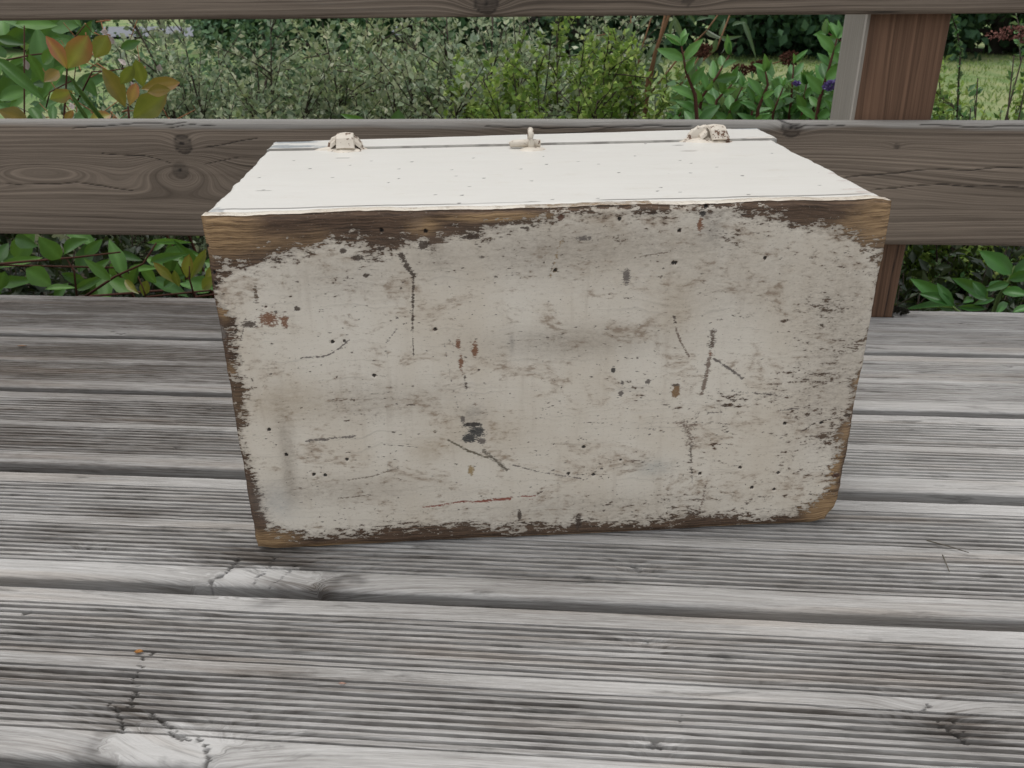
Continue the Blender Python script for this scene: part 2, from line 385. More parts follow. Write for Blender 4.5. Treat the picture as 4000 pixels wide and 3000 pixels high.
# ------------------------------------------------------------------ railing
RY0, RY1 = .985, 1.013
rail = tag(empty('wooden_railing', (.35, 1.05, 0)), 'brown weathered wooden railing with two broad horizontal rails and a post', 'railing')
def rail_fn(knots, seed, zt, zb, cracks=(), tone0=0.0):
    def fn(X, S, A, B):
        z = B
        gv = z*1.0 + (fbm(X*1.3, z*8, seed, 3)-.5)*.018
        front = A < RY0+.003
        topm = z > zt-.010
        gv = np.where(front, gv, gv + (A-RY0)*1.0)
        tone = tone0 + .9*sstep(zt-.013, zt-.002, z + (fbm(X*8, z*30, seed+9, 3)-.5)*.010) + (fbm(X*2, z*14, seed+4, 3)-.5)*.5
        dark = np.zeros_like(X); dy = np.zeros_like(X)
        for (kx, kz, amp, ax, az, core) in knots:
            dx = X-kx; dz = z-kz
            gv = gv + amp*np.exp(-(dx/ax)**2-(dz/az)**2)
            if core > 0:
                r = np.hypot(dx, dz)*(1+.15*(fbm(X*90, z*90, seed+2, 2)-.5))
                inn = sstep(core*1.08, core*.92, r)*front
                ringm = np.exp(-((r-core)/(core*.10))**2)*front
                dark = np.maximum(dark, np.maximum(inn*((.30+.35*fbm(X*200, z*200, 5, 3)) if amp > 0 else .42), ringm*(.80 if amp > 0 else .15)))
                hole = sstep(core*.34, core*.2, np.hypot(dx+core*.05, (dz-core*.1)) + (fbm(X*300, z*300, 6, 2)-.5)*core*.5)*front
                if amp < .02: dark = np.maximum(dark, hole*.95)
                dy = dy + ringm*.0008
        for pts, w in cracks:
            d = segd(X, z + (fbm(X*25, z*0, seed+3, 3)-.5)*.004, pts); c_ = sstep(w, w*.3, d); dark = np.maximum(dark, c_*.92); dy = dy + c_*.001*front
        A2 = A + np.where(front, dy + (fbm(X*4, z*300, seed+6, 3)-.5)*.0005, 0)
        B2 = B + np.where(front & (np.abs(z-zt) > .001), 0, (fbm(X*3, X*0, seed+7, 3)-.5)*.0022)
        return A2, B2, dict(gx=X, gv=gv, tone=tone, dark=dark, seed=np.full_like(X, seed*2.9))
    return fn
def rail_prof(zb, zt, st=.0012, R=.006):
    a1 = [(RY0+R-R*math.sin(a), zt-R+R*math.cos(a)) for a in np.linspace(0, math.pi/2, 8)]
    fr = [(RY0, z) for z in np.arange(zt-R-st, zb+R, -st)]
    a2 = [(RY0+R-R*math.cos(a), zb+R-R*math.sin(a)) for a in np.linspace(0, math.pi/2, 7)]
    a3 = [(RY1-R+R*math.sin(a), zb+R-R*math.cos(a)) for a in np.linspace(0, math.pi/2, 4)]
    a4 = [(RY1-R+R*math.cos(a), zt-R+R*math.sin(a)) for a in np.linspace(0, math.pi/2, 5)]
    tp = [(y, zt) for y in np.linspace(RY1-R, RY0+R, 8)[1:-1]]
    return a1+fr+a2+a3+a4+tp
def rz(px, py): q = at(px, py, RY0); return q[0], q[2]
k1 = rz(715, 565); k2 = rz(705, 668); k3 = rz(160, 660); k4 = rz(3095, 500); k5 = rz(3502, 572); k6 = rz(2200, 480)
ck = [([rz(1000, 540), rz(900, 562), rz(800, 575)], .0007), ([rz(400, 600), rz(560, 612), rz(680, 640)], .0005), ([rz(800, 640), rz(900, 622), rz(1000, 615)], .0005),
      ([rz(280, 505), rz(450, 488), rz(720, 482)], .0008), ([rz(1900, 492), rz(2300, 498), rz(2700, 492)], .0010), ([rz(3600, 492), rz(3800, 496), rz(4000, 494)], .0010),
      ([rz(3050, 475), rz(3115, 495), rz(3100, 520)], .0010), ([rz(3115, 505), rz(3150, 490), rz(3300, 490)], .0007), ([rz(3300, 690), rz(3600, 668), rz(4000, 655)], .0008), ([rz(3400, 740), rz(3700, 722), rz(4000, 735)], .0006),
      ([rz(0, 720), rz(300, 715), rz(520, 745)], .0007), ([rz(650, 500), rz(760, 487), rz(840, 492)], .0006)]
xr = xdense(-1.5, 1.5, -.86, .66, .0030)
board('rail', xr, rail_prof(.0988, .2377), M_RAIL, rail, rail_fn(
    [(k1[0], k1[1], .014, .020, .012, .0105), (k2[0], k2[1], -.040, .048, .022, .010), (k3[0], k3[1], -.030, .10, .016, 0), (k4[0], k4[1], .012, .02, .012, .010), (k5[0], k5[1], .005, .010, .004, .0028), (k6[0], k6[1]-.02, .016, .10, .03, 0), (k4[0]+.02, k4[1]-.05, -.02, .16, .03, 0)],
    3, .2377, .0988, ck))
ku = rz(1900, 20); ku2 = rz(2690, -5)
board('rail', xr, rail_prof(.3475, .4865, .003), M_RAIL, rail, rail_fn(
    [(ku[0], ku[1]+.004, .018, .028, .014, .0125), (ku2[0], ku2[1], .012, .03, .010, .006), (-.2, .43, -.03, .12, .03, 0)], 8, .4865, .3475, (), .12))
# post behind the rails
def post_fn(X, S, A, B):       # X runs along z here, A is x, B is y
    front = B < POST_Y+.002
    gv = A*1.0 + (fbm(X*1.5, A*9, 61, 3)-.5)*.020 + .10*(X-.2)*.30 + np.where(front, 0, (B-POST_Y))
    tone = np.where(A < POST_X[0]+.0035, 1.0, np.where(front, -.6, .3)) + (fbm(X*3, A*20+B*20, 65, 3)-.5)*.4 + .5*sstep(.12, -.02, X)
    dk = np.zeros_like(X)
    xc = .386 + (fbm(X*20, X*0, 4, 3)-.5)*.004
    dk = np.maximum(dk, np.exp(-((A-xc)/.0006)**2)*sstep(.14, .08, X)*front)
    return A, B, dict(gx=X, gv=gv, tone=tone, dark=dk, seed=np.full_like(X, 44.0))
R = .0035
pp = [(POST_X[0], POST_Y+y) for y in np.linspace(.088, R, 12)] + [(POST_X[0]+R-R*math.cos(a), POST_Y+R-R*math.sin(a)) for a in np.linspace(0, math.pi/2, 6)] + \
     [(x, POST_Y) for x in np.arange(POST_X[0]+R+.001, POST_X[1]-R, .0013)] + [(POST_X[1]-R+R*math.sin(a), POST_Y+R-R*math.cos(a)) for a in np.linspace(0, math.pi/2, 6)] + \
     [(POST_X[1], POST_Y+y) for y in np.linspace(.01, .088, 6)]
board('post', np.concatenate([[GZ-.1, -.5], np.arange(-.1, .60, .004)]), pp, M_POST, rail, post_fn, axis='z')
def simple_post(x):
    return board('post', np.array([GZ-.1, -.3, 0.02, .3, .6]), [(x, POST_Y+.088), (x, POST_Y+.03), (x, POST_Y+.0015), (x+.044, POST_Y+.0015), (x+.088, POST_Y+.0015), (x+.088, POST_Y+.088)], M_POST, rail, lambda X, S, A, B: (A, np.where((X < .1) & (X > -.1), np.maximum(B, 1.042), B), dict(gx=X, gv=A, tone=A*0, dark=A*0, seed=A*0+2)), axis='z')
simple_post(-1.42)

# ------------------------------------------------------------------ chest
BL = ground(1004, 2152); BR = ground(3256, 2044)
EU = (BR-BL)/np.linalg.norm(BR-BL); ED = np.array([-EU[1], EU[0], 0]); CW = .437; CH = .2490
Z0 = .0006
def L(u, d, z):
    u, d, z = np.broadcast_arrays(u, d, z)
    return BL + u[..., None]*EU + d[..., None]*ED + np.stack([0*z, 0*z, z], -1)
def fu(px, py):                # where a mark stands on the front board: (u, height)
    d = ray(px, py); q = CAM + d*(((BL-CAM)@ED)/(d@ED)); return (q-BL)@EU, q[2]
chest = tag(empty('wooden_chest', tuple(L(np.array(CW/2), np.array(.12), np.array(0.0)))), 'old white painted wooden chest with worn bare edges lying on deck planks', 'chest')

# --- front: worn base board
st = .00078
nu, nv = int(CW/st), int(CH/st)
u = np.linspace(0, CW, nu); v = np.linspace(0, CH, nv); U, Vv = np.meshgrid(u, v, indexing='ij')
def interp_px(pts, key):        # polyline in marks -> (along, value)
    q = [fu(*p) for p in pts]; q.sort(key=lambda t: t[key]); return np.array([t[key] for t in q]), np.array([t[1-key] for t in q])
tb = interp_px([(790, 1045), (850, 1040), (1000, 1030), (1100, 1000), (1200, 965), (1300, 928), (1400, 950), (1450, 990), (1550, 960), (1650, 935), (1690, 985), (1730, 930), (1800, 905), (2000, 885), (2100, 862), (2200, 836), (2500, 825), (2800, 815), (2900, 830), (3050, 862), (3150, 890), (3200, 898), (3300, 915), (3400, 940), (3480, 965)], 0)
bb = interp_px([(1030, 2065), (1100, 2080), (1200, 2100), (1400, 2085), (1600, 2065), (1750, 2060), (2000, 2070), (2200, 2055), (2400, 2045), (2600, 2035), (2700, 2005), (2750, 2015), (2900, 2035), (3000, 2025), (3100, 2010), (3200, 1960), (3250, 1900)], 0)
lb = interp_px([(880, 1040), (860, 1090), (845, 1150), (905, 1250), (915, 1290), (905, 1350), (915, 1400), (925, 1450), (945, 1520), (950, 1600), (955, 1660), (940, 1700), (960, 1780), (985, 1850), (1015, 1930), (1030, 1980), (1050, 2040), (1060, 2100)], 1)
rb = interp_px([(3430, 960), (3445, 1050), (3442, 1150), (3425, 1250), (3405, 1350), (3380, 1420), (3345, 1500), (3330, 1600), (3285, 1680), (3268, 1760), (3262, 1830), (3260, 1870), (3255, 1930), (3215, 1990)], 1)
def edge_w(dist, soft): return .5 + np.clip(dist/soft, -.62, .85)
wt = edge_w(Vv - np.interp(U, *tb), .022); wb = edge_w(np.interp(U, *bb) - Vv, .022)
wl = edge_w(np.interp(Vv, *lb) - .0012 - U, .018); wr = edge_w(U - np.interp(Vv, *rb), .020)
wear = np.maximum(np.maximum(wt, wb), np.maximum(wl, wr))
# mottled zones where the paint is thin
def blob(px, py, rx, ry):       # radii in photo pixels of the board face
    cu, cv = fu(px, py); s1 = abs(fu(px+rx, py)[0]-cu); s2 = abs(fu(px, py+ry)[1]-cv)
    return np.exp(-((U-cu)/s1)**2-((Vv-cv)/s2)**2)
mott = np.zeros_like(U)
for a in [(3250, 1200, 230, 260, .22), (3200, 1550, 200, 260, .20), (3150, 1800, 180, 160, .16), (2900, 1560, 260, 60, .18), (2500, 1520, 250, 120, .10), (2750, 1900, 120, 120, .16), (2300, 930, 350, 60, .16), (2850, 950, 150, 120, .14), (2500, 1950, 350, 60, .12), (1500, 2000, 450, 40, .12),
          (1300, 1560, 200, 60, .15), (1500, 1620, 130, 40, .20), (1300, 1130, 220, 70, .14), (1050, 1240, 110, 40, .22), (1000, 1480, 90, 120, .08), (1850, 980, 150, 60, .10), (2650, 900, 200, 40, .10), (2600, 1780, 200, 120, .10), (1450, 1460, 250, 60, .10), (2050, 2000, 200, 30, .14)]:
    mott = mott + a[4]*blob(*a[:4])
wear = np.maximum(wear, -.06 + mott*1.0)
tan_ = np.zeros_like(U)
for a in [(800, 900, 260, 130, 1.0), (1000, 950, 330, 60, .7), (1650, 890, 80, 40, .9), (1950, 850, 220, 18, 1.3), (3450, 860, 160, 110, 1.1), (3350, 900, 200, 60, .8), (3480, 1000, 60, 160, .8), (1050, 2120, 130, 50, 1.1), (1300, 2135, 260, 14, .8), (2100, 2105, 500, 10, .8), (3230, 2000, 120, 90, 1.1), (3260, 1830, 30, 150, .9),
          (3350, 1500, 30, 140, .7), (870, 1220, 40, 40, .9), (900, 1450, 40, 40, .6), (2900, 2070, 350, 14, .9), (3300, 1700, 25, 100, .8)]:
    tan_ = np.maximum(tan_, a[4]*blob(*a[:4]))
# stains and marks: colour with strength
SC = np.zeros(U.shape+(3,)); SA = np.zeros_like(U)
frag = fbm(U*900, Vv*1500, 301, 4); fragb = fbm(U*260, Vv*700, 305, 4)
MC = np.zeros(U.shape+(3,)); MA = np.zeros_like(U)
def paint(mask, col, hard=False):
    global SC, SA, MC, MA
    if hard:
        mask = np.clip(mask, 0, 1); sel = mask > MA
        MC = np.where(sel[..., None], np.array(col), MC); MA = np.maximum(MA, mask); return
    mask = np.clip(mask, 0, 1); 
    na = SA + mask*(1-SA); w = np.where(na > 1e-5, mask/np.maximum(na, 1e-5), 0)[..., None]
    SC = SC*(1-w) + np.array(col)*w; SA = na
def stroke(pts, w, col, al=.9, ragged=.6, taper=True):
    q = [fu(*p) for p in pts]; d = segd(U, Vv, q); wm = w/FOC*.66
    d = d + (fragb-.5)*wm*1.6*ragged
    mk = np.clip(.86-.5*(d/wm), 0, 1)*sstep(wm*2.2, wm*1.2, d)
    paint((.42+.58*min(al, 1.0))*mk*(1-ragged*.30*(1-fragb)), col, True)
def smear(px, py, rx, ry, col, al, ragged=.5):
    b = blob(px, py, rx*1.15, ry*1.15)
    if al >= .58 and max(rx, ry) < 62: paint(b*(.50+.42*min(al, 1.2)), col, True); return
    paint(al*np.clip(b*(1-ragged+ragged*2.2*fragb), 0, 1)*np.clip(1-ragged*(1.1-2*frag), 0, 1), col)
BRN = (.060, .040, .028); BLK = (.022, .020, .020); RST = (.21, .085, .036); OCH = (.33, .23, .12); GRY = (.145, .125, .11); MAU = (.20, .145, .110); RED = (.26, .055, .03); DIRT = (.23, .185, .14)
for a in [(2230, 1340, 290, 55, DIRT, .55, .2), (1480, 1570, 260, 60, DIRT, .35, .4), (1100, 1580, 160, 70, OCH, .35, .5), (1850, 1700, 200, 90, OCH, .30, .3), (1680, 1760, 60, 40, OCH, .4, .4), (2650, 1210, 40, 90, OCH, .25, .4), (2100, 1000, 250, 90, DIRT, .45, .3), (2450, 950, 400, 80, DIRT, .45, .4),
          (2900, 1100, 380, 160, DIRT, .30, .5), (3300, 1300, 140, 260, DIRT, .45, .5), (3240, 1620, 140, 160, MAU, .28, .6), (1350, 1080, 250, 90, DIRT, .35, .4), (1090, 1960, 60, 60, (.42, .43, .43), .55, .2), (2550, 1830, 60, 30, (.30, .35, .36), .4, .3), (1350, 1920, 300, 50, DIRT, .40, .4), (2300, 1990, 500, 50, DIRT, .35, .5), (1700, 1010, 90, 60, DIRT, .4, .4),
          (1050, 1250, 55, 40, RST, .70, .8), (970, 1270, 40, 18, BRN, .85, .8), (1110, 1260, 25, 35, RST, .6, .8), (860, 1305, 35, 40, GRY, .7, .6), (1790, 1345, 14, 28, RST, .75, .7), (1855, 1370, 18, 45, RST, .7, .7), (1800, 1420, 14, 40, RST, .6, .7), (1840, 1840, 16, 26, (.36, .25, .11), .75, .3), (1862, 1690, 40, 34, (.030, .034, .036), .95, .55), (1835, 1712, 36, 24, (.022, .026, .030), 1.0, .55), (1845, 1662, 50, 11, BLK, 1.0, .5), (1808, 1640, 12, 20, GRY, .8, .6), (1850, 1620, 40, 30, GRY, .45, .7), (1880, 1725, 24, 20, GRY, .7, .6),
          (2640, 1532, 18, 32, (.22, .12, .045), 1.3, .3), (2640, 1508, 20, 7, BRN, 1.0, .3), (2450, 1085, 22, 42, GRY, .65, .6), (2780, 890, 40, 55, GRY, .5, .6), (2745, 835, 15, 14, BLK, 1.4, .2), (2735, 880, 16, 40, RST, .65, .6), (2190, 852, 16, 14, (.10, .04, .02), 1.1, .4), (1630, 870, 26, 26, MAU, .5, .4), (3310, 1625, 18, 8, BRN, 1.4, .2), (3265, 1860, 18, 12, (.06, .02, .012), 1.4, .2),
          (2030, 2015, 10, 24, BRN, 1.2, .3), (2395, 1448, 10, 14, BLK, 1.1, .4), (2430, 1500, 8, 14, GRY, .9, .5), (2425, 1540, 12, 14, GRY, 1., .6), (2530, 1495, 14, 16, GRY, .8, .5), (1160, 1210, 18, 12, BRN, .9, .4), (1655, 960, 30, 24, BRN, .9, .5), (1340, 985, 18, 12, BRN, 1.1, .4), (1400, 1010, 30, 14, BRN, 1.0, .6), (1490, 975, 22, 10, BRN, 1.1, .5), (1430, 1080, 20, 9, BRN, 1.0, .5), (2280, 935, 40, 12, GRY, .9, .4), (2050, 893, 26, 9, BRN, .9, .4), (2555, 835, 20, 9, BRN, .9, .4), (1840, 930, 60, 14, BRN, .8, .7),
          (1120, 1740, 30, 130, DIRT, .5, .5), (1130, 1880, 20, 60, DIRT, .5, .5), (1000, 1150, 12, 50, (.12, .08, .05), .6, .6), (2260, 2040, 16, 40, BRN, .9, .6), (2000, 1345, 8, 30, GRY, .5, .5)]:
    smear(*a)
for a in [([(1565, 995), (1590, 1045), (1615, 1080)], 14, BRN, 1.1, .4), ([(1615, 1080), (1613, 1180), (1612, 1290)], 7, BRN, .95, .7), ([(1612, 1290), (1616, 1395)], 3.5, BRN, .9, .3), ([(1815, 1470), (1822, 1520)], 9, BRN, .8, .4), ([(1800, 1390), (1805, 1470)], 6, RST, .7, .6), ([(1835, 1560), (1870, 1590)], 8, RST, .5, .6),
          ([(1750, 1722), (1830, 1765), (1905, 1790)], 7, (.12, .10, .06), 1.0, .3), ([(1890, 1765), (1940, 1805), (1980, 1838)], 14, (.13, .11, .08), .85, .5), ([(2000, 1818), (2100, 1845), (2270, 1872)], 5, GRY, .9, .4), ([(1650, 1985), (1730, 1975), (1800, 1962), (1860, 1963)], 6, RED, 1.0, .5), ([(1860, 1963), (1930, 1955), (1995, 1950)], 10, RED, 1.1, .3), ([(2040, 1942), (2090, 1940)], 6, RED, 1., .5), ([(2040, 1952), (2080, 1953)], 4, RED, .8, .5),
          ([(2785, 1300), (2780, 1360)], 22, (.11, .075, .055), .9, .6), ([(2780, 1350), (2772, 1400)], 18, RST, .6, .6), ([(2770, 1400), (2760, 1470), (2742, 1540)], 13, MAU, 1., .6), ([(2790, 1405), (2850, 1445), (2900, 1480)], 8, GRY, 1.1, .5), ([(2632, 1240), (2638, 1262)], 10, BRN, .9, .5), ([(2638, 1280), (2660, 1340), (2690, 1395)], 7, MAU, 1., .5), ([(2665, 1655), (2690, 1690)], 30, MAU, .75, .6), ([(2720, 1620), (2710, 1680)], 24, MAU, .5, .4), ([(2690, 1700), (2700, 1740)], 40, MAU, .65, .6), ([(2697, 1745), (2700, 1810)], 11, BRN, .8, .6), ([(2700, 1830), (2705, 1890)], 12, BRN, .7, .7),
          ([(2755, 1900), (2745, 1960), (2730, 2000)], 12, MAU, .7, .6), ([(1195, 1726), (1290, 1718), (1390, 1706)], 9, GRY, .9, .5), ([(1190, 1400), (1270, 1396), (1320, 1370), (1365, 1330)], 6, GRY, .9, .6), ([(1350, 1880), (1450, 1865), (1560, 1830)], 5, DIRT, .9, .5), ([(1330, 1950), (1450, 1935)], 6, DIRT, .9, .6), ([(1500, 1740), (1630, 1750)], 4, GRY, .8, .6), ([(1735, 1340), (1760, 1480), (1790, 1600)], 4, GRY, .6, .7), ([(1510, 1340), (1550, 1290)], 6, GRY, .8, .6), ([(1590, 1585), (1625, 1586)], 4, BRN, .9, .2),
          ([(2190, 950), (2150, 1080)], 16, OCH, .5, .5), ([(2165, 1020), (2145, 1080)], 7, BRN, .6, .5), ([(2240, 1000), (2400, 1050), (2520, 1110), (2600, 1190)], 4, GRY, .6, .6), ([(2480, 1010), (2620, 985)], 5, DIRT, .9, .4), ([(2680, 1650), (2870, 1660)], 4, BRN, .7, .6), ([(2200, 1655), (2640, 1652)], 3, BRN, .6, .7), ([(3300, 1630), (3190, 1650), (3130, 1690)], 6, BRN, .8, .6), ([(2855, 1530), (2960, 1540), (3080, 1545)], 10, GRY, .6, .7), ([(2760, 1615), (2830, 1615)], 9, GRY, .7, .7), ([(3050, 1605), (3120, 1600)], 7, GRY, .8, .6), ([(2490, 1675), (2560, 1680)], 9, GRY, .6, .7), ([(2260, 1715), (2290, 1720)], 8, BRN, .7, .6),
          ([(780, 846), (1400, 842), (2000, 822)], 3, DIRT, .5, .6), ([(960, 1240), (940, 1330)], 8, (.13, .10, .08), .7, .5), ([(1300, 1560), (1330, 1610)], 3, GRY, .8, .5), ([(1130, 1290), (1160, 1430), (1210, 1570)], 3, GRY, .6, .6), ([(3060, 960), (3120, 1010), (3260, 1015)], 3, GRY, .6, .5)]:
    stroke(*a)
HOLES = [(1051, 1682), (1355, 1798), (1226, 1856), (2318, 1857), (2221, 1853), (1299, 1340), (2640, 1030), (803, 967), (833, 1068), (841, 1113), (1662, 907), (1490, 906), (2655, 903), (2760, 808), (2990, 1011), (3065, 1658), (3208, 1655), (3040, 1849), (2938, 1907), (3024, 1915), (2735, 1853), (1460, 1470), (1270, 1860), (1118, 1780), (2280, 1750), (2420, 860), (2890, 1830), (2170, 1060), (2630, 1030), (1700, 1290)]
hole = np.zeros_like(U)
for q in HOLES:
    cu, cv = fu(*q); hole = np.maximum(hole, sstep(1.25, .75, np.hypot(U-cu, Vv-cv)/.00115))
for q in zip(rng.uniform(.02, .42, 12), rng.uniform(.02, .235, 12)):
    hole = np.maximum(hole, .8*sstep(1.25, .6, np.hypot((U-q[0])*.8, Vv-q[1])/rng.uniform(.0003, .0008)))
paint(hole*1.2, (.012, .010, .009), True)
MA = np.where(hole > .3, 1.5, MA)
# outline: slightly wavy edges, worn corners
wu = U.copy(); wv = Vv.copy(); dep = np.zeros_like(U)
ku_ = sstep(.03, 0, U); kr_ = sstep(CW-.03, CW, U); kb_ = sstep(.03, 0, Vv); kt_ = sstep(CH-.03, CH, Vv)
wu = wu + ku_*(fbm(Vv*45, Vv*0, 1, 4)-.5)*.0024 + kr_*((fbm(Vv*45, Vv*0, 2, 4)-.5)*.0035 + .003*sstep(.02, .0, Vv)*-1.5)
wv = wv + kt_*(fbm(U*40, U*0, 3, 4)-.5)*.0022 + kb_*np.abs(fbm(U*14, U*0, 4, 3)-.45)*.0030
cd_ = lambda cu, cv, r: sstep(r, 0, np.hypot(U-cu, Vv-cv))
wv = wv + cd_(CW, 0, .018)*.0022 + cd_(0, 0, .016)*.0022 - cd_(CW, CH, .012)*.0015
wu = wu - cd_(CW, 0, .014)*.0018 + cd_(0, 0, .010)*.0015
edge = np.minimum(np.minimum(U, CW-U), np.minimum(Vv, CH-Vv))
dep = .0016*sstep(.0035, 0, edge) + hole*.002
Vf = L(wu, dep, wv + Z0)
idx = np.arange(nu*nv).reshape(nu, nv)
Q = np.stack([idx[:-1, :-1], idx[1:, :-1], idx[1:, 1:], idx[:-1, 1:]], -1).reshape(-1, 4)
per = np.concatenate([idx[:, 0], idx[-1, 1:], idx[-2::-1, -1], idx[0, -2:0:-1]])
TH = .0115
Vb = Vf.reshape(-1, 3)[per] + ED*(TH-dep.ravel()[per])[:, None]
Vm = Vf.reshape(-1, 3)[per] + ED*(.0012)
n0 = nu*nv; npz = len(per); k_ = np.arange(npz); k2_ = (k_+1) % npz
Q2 = np.stack([per[k_], n0+k_, n0+k2_, per[k2_]], -1); Q3 = np.stack([n0+k_, n0+npz+k_, n0+npz+k2_, n0+k2_], -1)
pu = U.ravel()[per]; pv = Vv.ravel()[per]
def ext(a, b=None): 
    e = a.ravel()[per] if b is None else b
    return np.concatenate([a.ravel(), e, e])
ptop = (pv > CH-1e-6)
wear_side = np.where(ptop, np.where((pu > .20) & (pu < .28), .45, .12), .75)
stc = np.concatenate([SC.reshape(-1, 3), np.repeat([[.1, .08, .06]], npz*2, 0)]); sta = np.concatenate([SA.ravel(), np.zeros(npz*2)])
at_ = dict(wear=ext(wear, wear_side), tan=ext(tan_, np.full(npz, .8)), bu=ext(U), bv=np.concatenate([Vv.ravel(), pv, pv+.02]), stain=np.concatenate([stc, sta[:, None]], 1), mark=np.concatenate([np.concatenate([MC.reshape(-1, 3), np.zeros((npz*2, 3))]), np.concatenate([MA.ravel(), np.zeros(npz*2)])[:, None]], 1))
def mat_front():
    s = NT('chipped_white_paint_on_wood')
    bu = s.attr('bu'); bv = s.attr('bv'); wear = s.attr('wear'); tan = s.attr('tan'); sc, sa = s.attra('stain'); mc, ma = s.attra('mark')
    P = s.xyz(bu, bv, 0.0)
    n1 = s.noise(s.mapv(P, (150, 360, 1)), 1.0, 6, .68); n2 = s.noise(s.mapv(P, (520, 1100, 1)), 1.0, 4, .62); n3 = s.noise(s.mapv(P, (34, 60, 1)), 1.0, 5, .6)
    nz = s.m('ADD', s.m('MULTIPLY', s.m('SUBTRACT', n1, .5), 2.3), s.m('ADD', s.m('MULTIPLY', s.m('SUBTRACT', n2, .5), .9), s.m('MULTIPLY', s.m('SUBTRACT', n3, .5), 1.6)))
    bare = s.step(s.m('ADD', wear, nz), .47, .53)
    # paint film
    sm = s.noise(s.mapv(P, (14, 9, 1)), 1.0, 5, .6); drip = s.noise(s.mapv(P, (120, 12, 1)), 1.0, 4, .6); brush = s.noise(s.xyz(s.m('MULTIPLY', bu, 16.0), s.m('MULTIPLY', s.m('ADD', bv, s.m('MULTIPLY', sm, .03)), 420.0), 2.0), 1.0, 3, .55)
    pc = s.mix(s.step(sm, .35, .7), (.785, .728, .630), (.700, .628, .520))
    pc = s.mix(s.m('MULTIPLY', s.step(drip, .52, .8), .28), pc, (.40, .32, .24))
    pc = s.mix(s.m('MULTIPLY', s.step(brush, .55, .75), .22), pc, (.27, .24, .21))
    pc = s.mix(s.m('MULTIPLY', s.step(n2, .58, .72), .48), pc, (.26, .19, .135))
    dk = s.noise(s.mapv(P, (26, 40, 1)), 1.0, 6, .72, .6); pc = s.mix(s.m('MULTIPLY', s.step(dk, .50, .70), .42), pc, (.42, .325, .235))
    pc = s.mix(s.m('MULTIPLY', s.step(s.m('ADD', s.m('MULTIPLY', n1, .6), s.m('MULTIPLY', dk, .6)), .63, .75), .62), pc, (.25, .170, .110))
    pc = s.mix(s.m('MULTIPLY', s.step(brush, .42, .25), .20), pc, (.62, .58, .54))
    # tiny flecks where the film is chipped
    fl = s.step(s.m('ADD', s.noise(s.mapv(P, (230, 460, 1)), 1.0, 3, .5), s.m('MULTIPLY', n3, .25)), .80, .84); pc = s.mix(s.m('MULTIPLY', fl, .8), pc, (.07, .055, .045))
    grime = s.step(s.m('ADD', wear, s.m('MULTIPLY', nz, .55)), .12, .50)
    pc = s.mix(s.m('MULTIPLY', grime, .50), pc, (.22, .175, .135))
    # bare wood
    g = s.noise(s.xyz(s.m('MULTIPLY', bu, 38.0), s.m('MULTIPLY', s.m('ADD', bv, s.m('MULTIPLY', sm, .01)), 900.0), 5.0), 1.0, 5, .68)
    tn = s.step(s.m('ADD', tan, s.m('MULTIPLY', s.m('SUBTRACT', n3, .5), .9)), .15, 1.0)
    wd = s.mix(tn, s.mix(s.step(g, .3, .7), (.032, .020, .013), (.165, .103, .066)), s.mix(s.step(g, .3, .7), (.105, .058, .027), (.52, .345, .180)))
    wd = s.mix(s.m('MULTIPLY', s.step(n2, .60, .70), .35), wd, (.40, .35, .31))
    col = s.mix(bare, pc, wd)
    sa2 = s.m('MULTIPLY', sa, s.remap(s.m('ADD', s.m('MULTIPLY', n1, .6), s.m('MULTIPLY', n2, .4)), .3, .7, .45, 1.25), clamp=True)
    col = s.mix(sa2, col, sc)
    mk = s.step(s.m('ADD', ma, s.m('ADD', s.m('MULTIPLY', s.m('SUBTRACT', n2, .5), 1.2), s.m('MULTIPLY', s.m('SUBTRACT', n1, .5), .9))), .50, .66)
    col = s.mix(s.m('MULTIPLY', mk, .92), col, s.mix(s.step(n2, .5, .72), mc, s.mix(.45, mc, (.35, .31, .27))))
    bare = s.m('MAXIMUM', bare, s.m('MULTIPLY', mk, .6))
    h = s.m('ADD', s.m('MULTIPLY', s.m('SUBTRACT', 1.0, bare), .55), s.m('ADD', s.m('MULTIPLY', brush, .34), s.m('ADD', s.m('MULTIPLY', s.m('MULTIPLY', g, bare), .5), s.m('MULTIPLY', fl, -.5))))
    h = s.m('ADD', h, s.m('MULTIPLY', n2, .12))
    return s.out(col, s.remap(bare, 0, 1, .48, .75), s.bump(h, .85, .0008), .35)
M_FRONT = mat_front()
nb = n0+npz*2
o = link('base_board', mesh_np('base_board', np.concatenate([Vf.reshape(-1, 3), Vm, Vb]), np.concatenate([Q, Q2[:, ::-1], Q3[:, ::-1]]), ngons=[n0+npz+k_], attrs=at_), M_FRONT, chest)
o['label'] = 'heavily worn base board with chipped paint and bare brown edges'

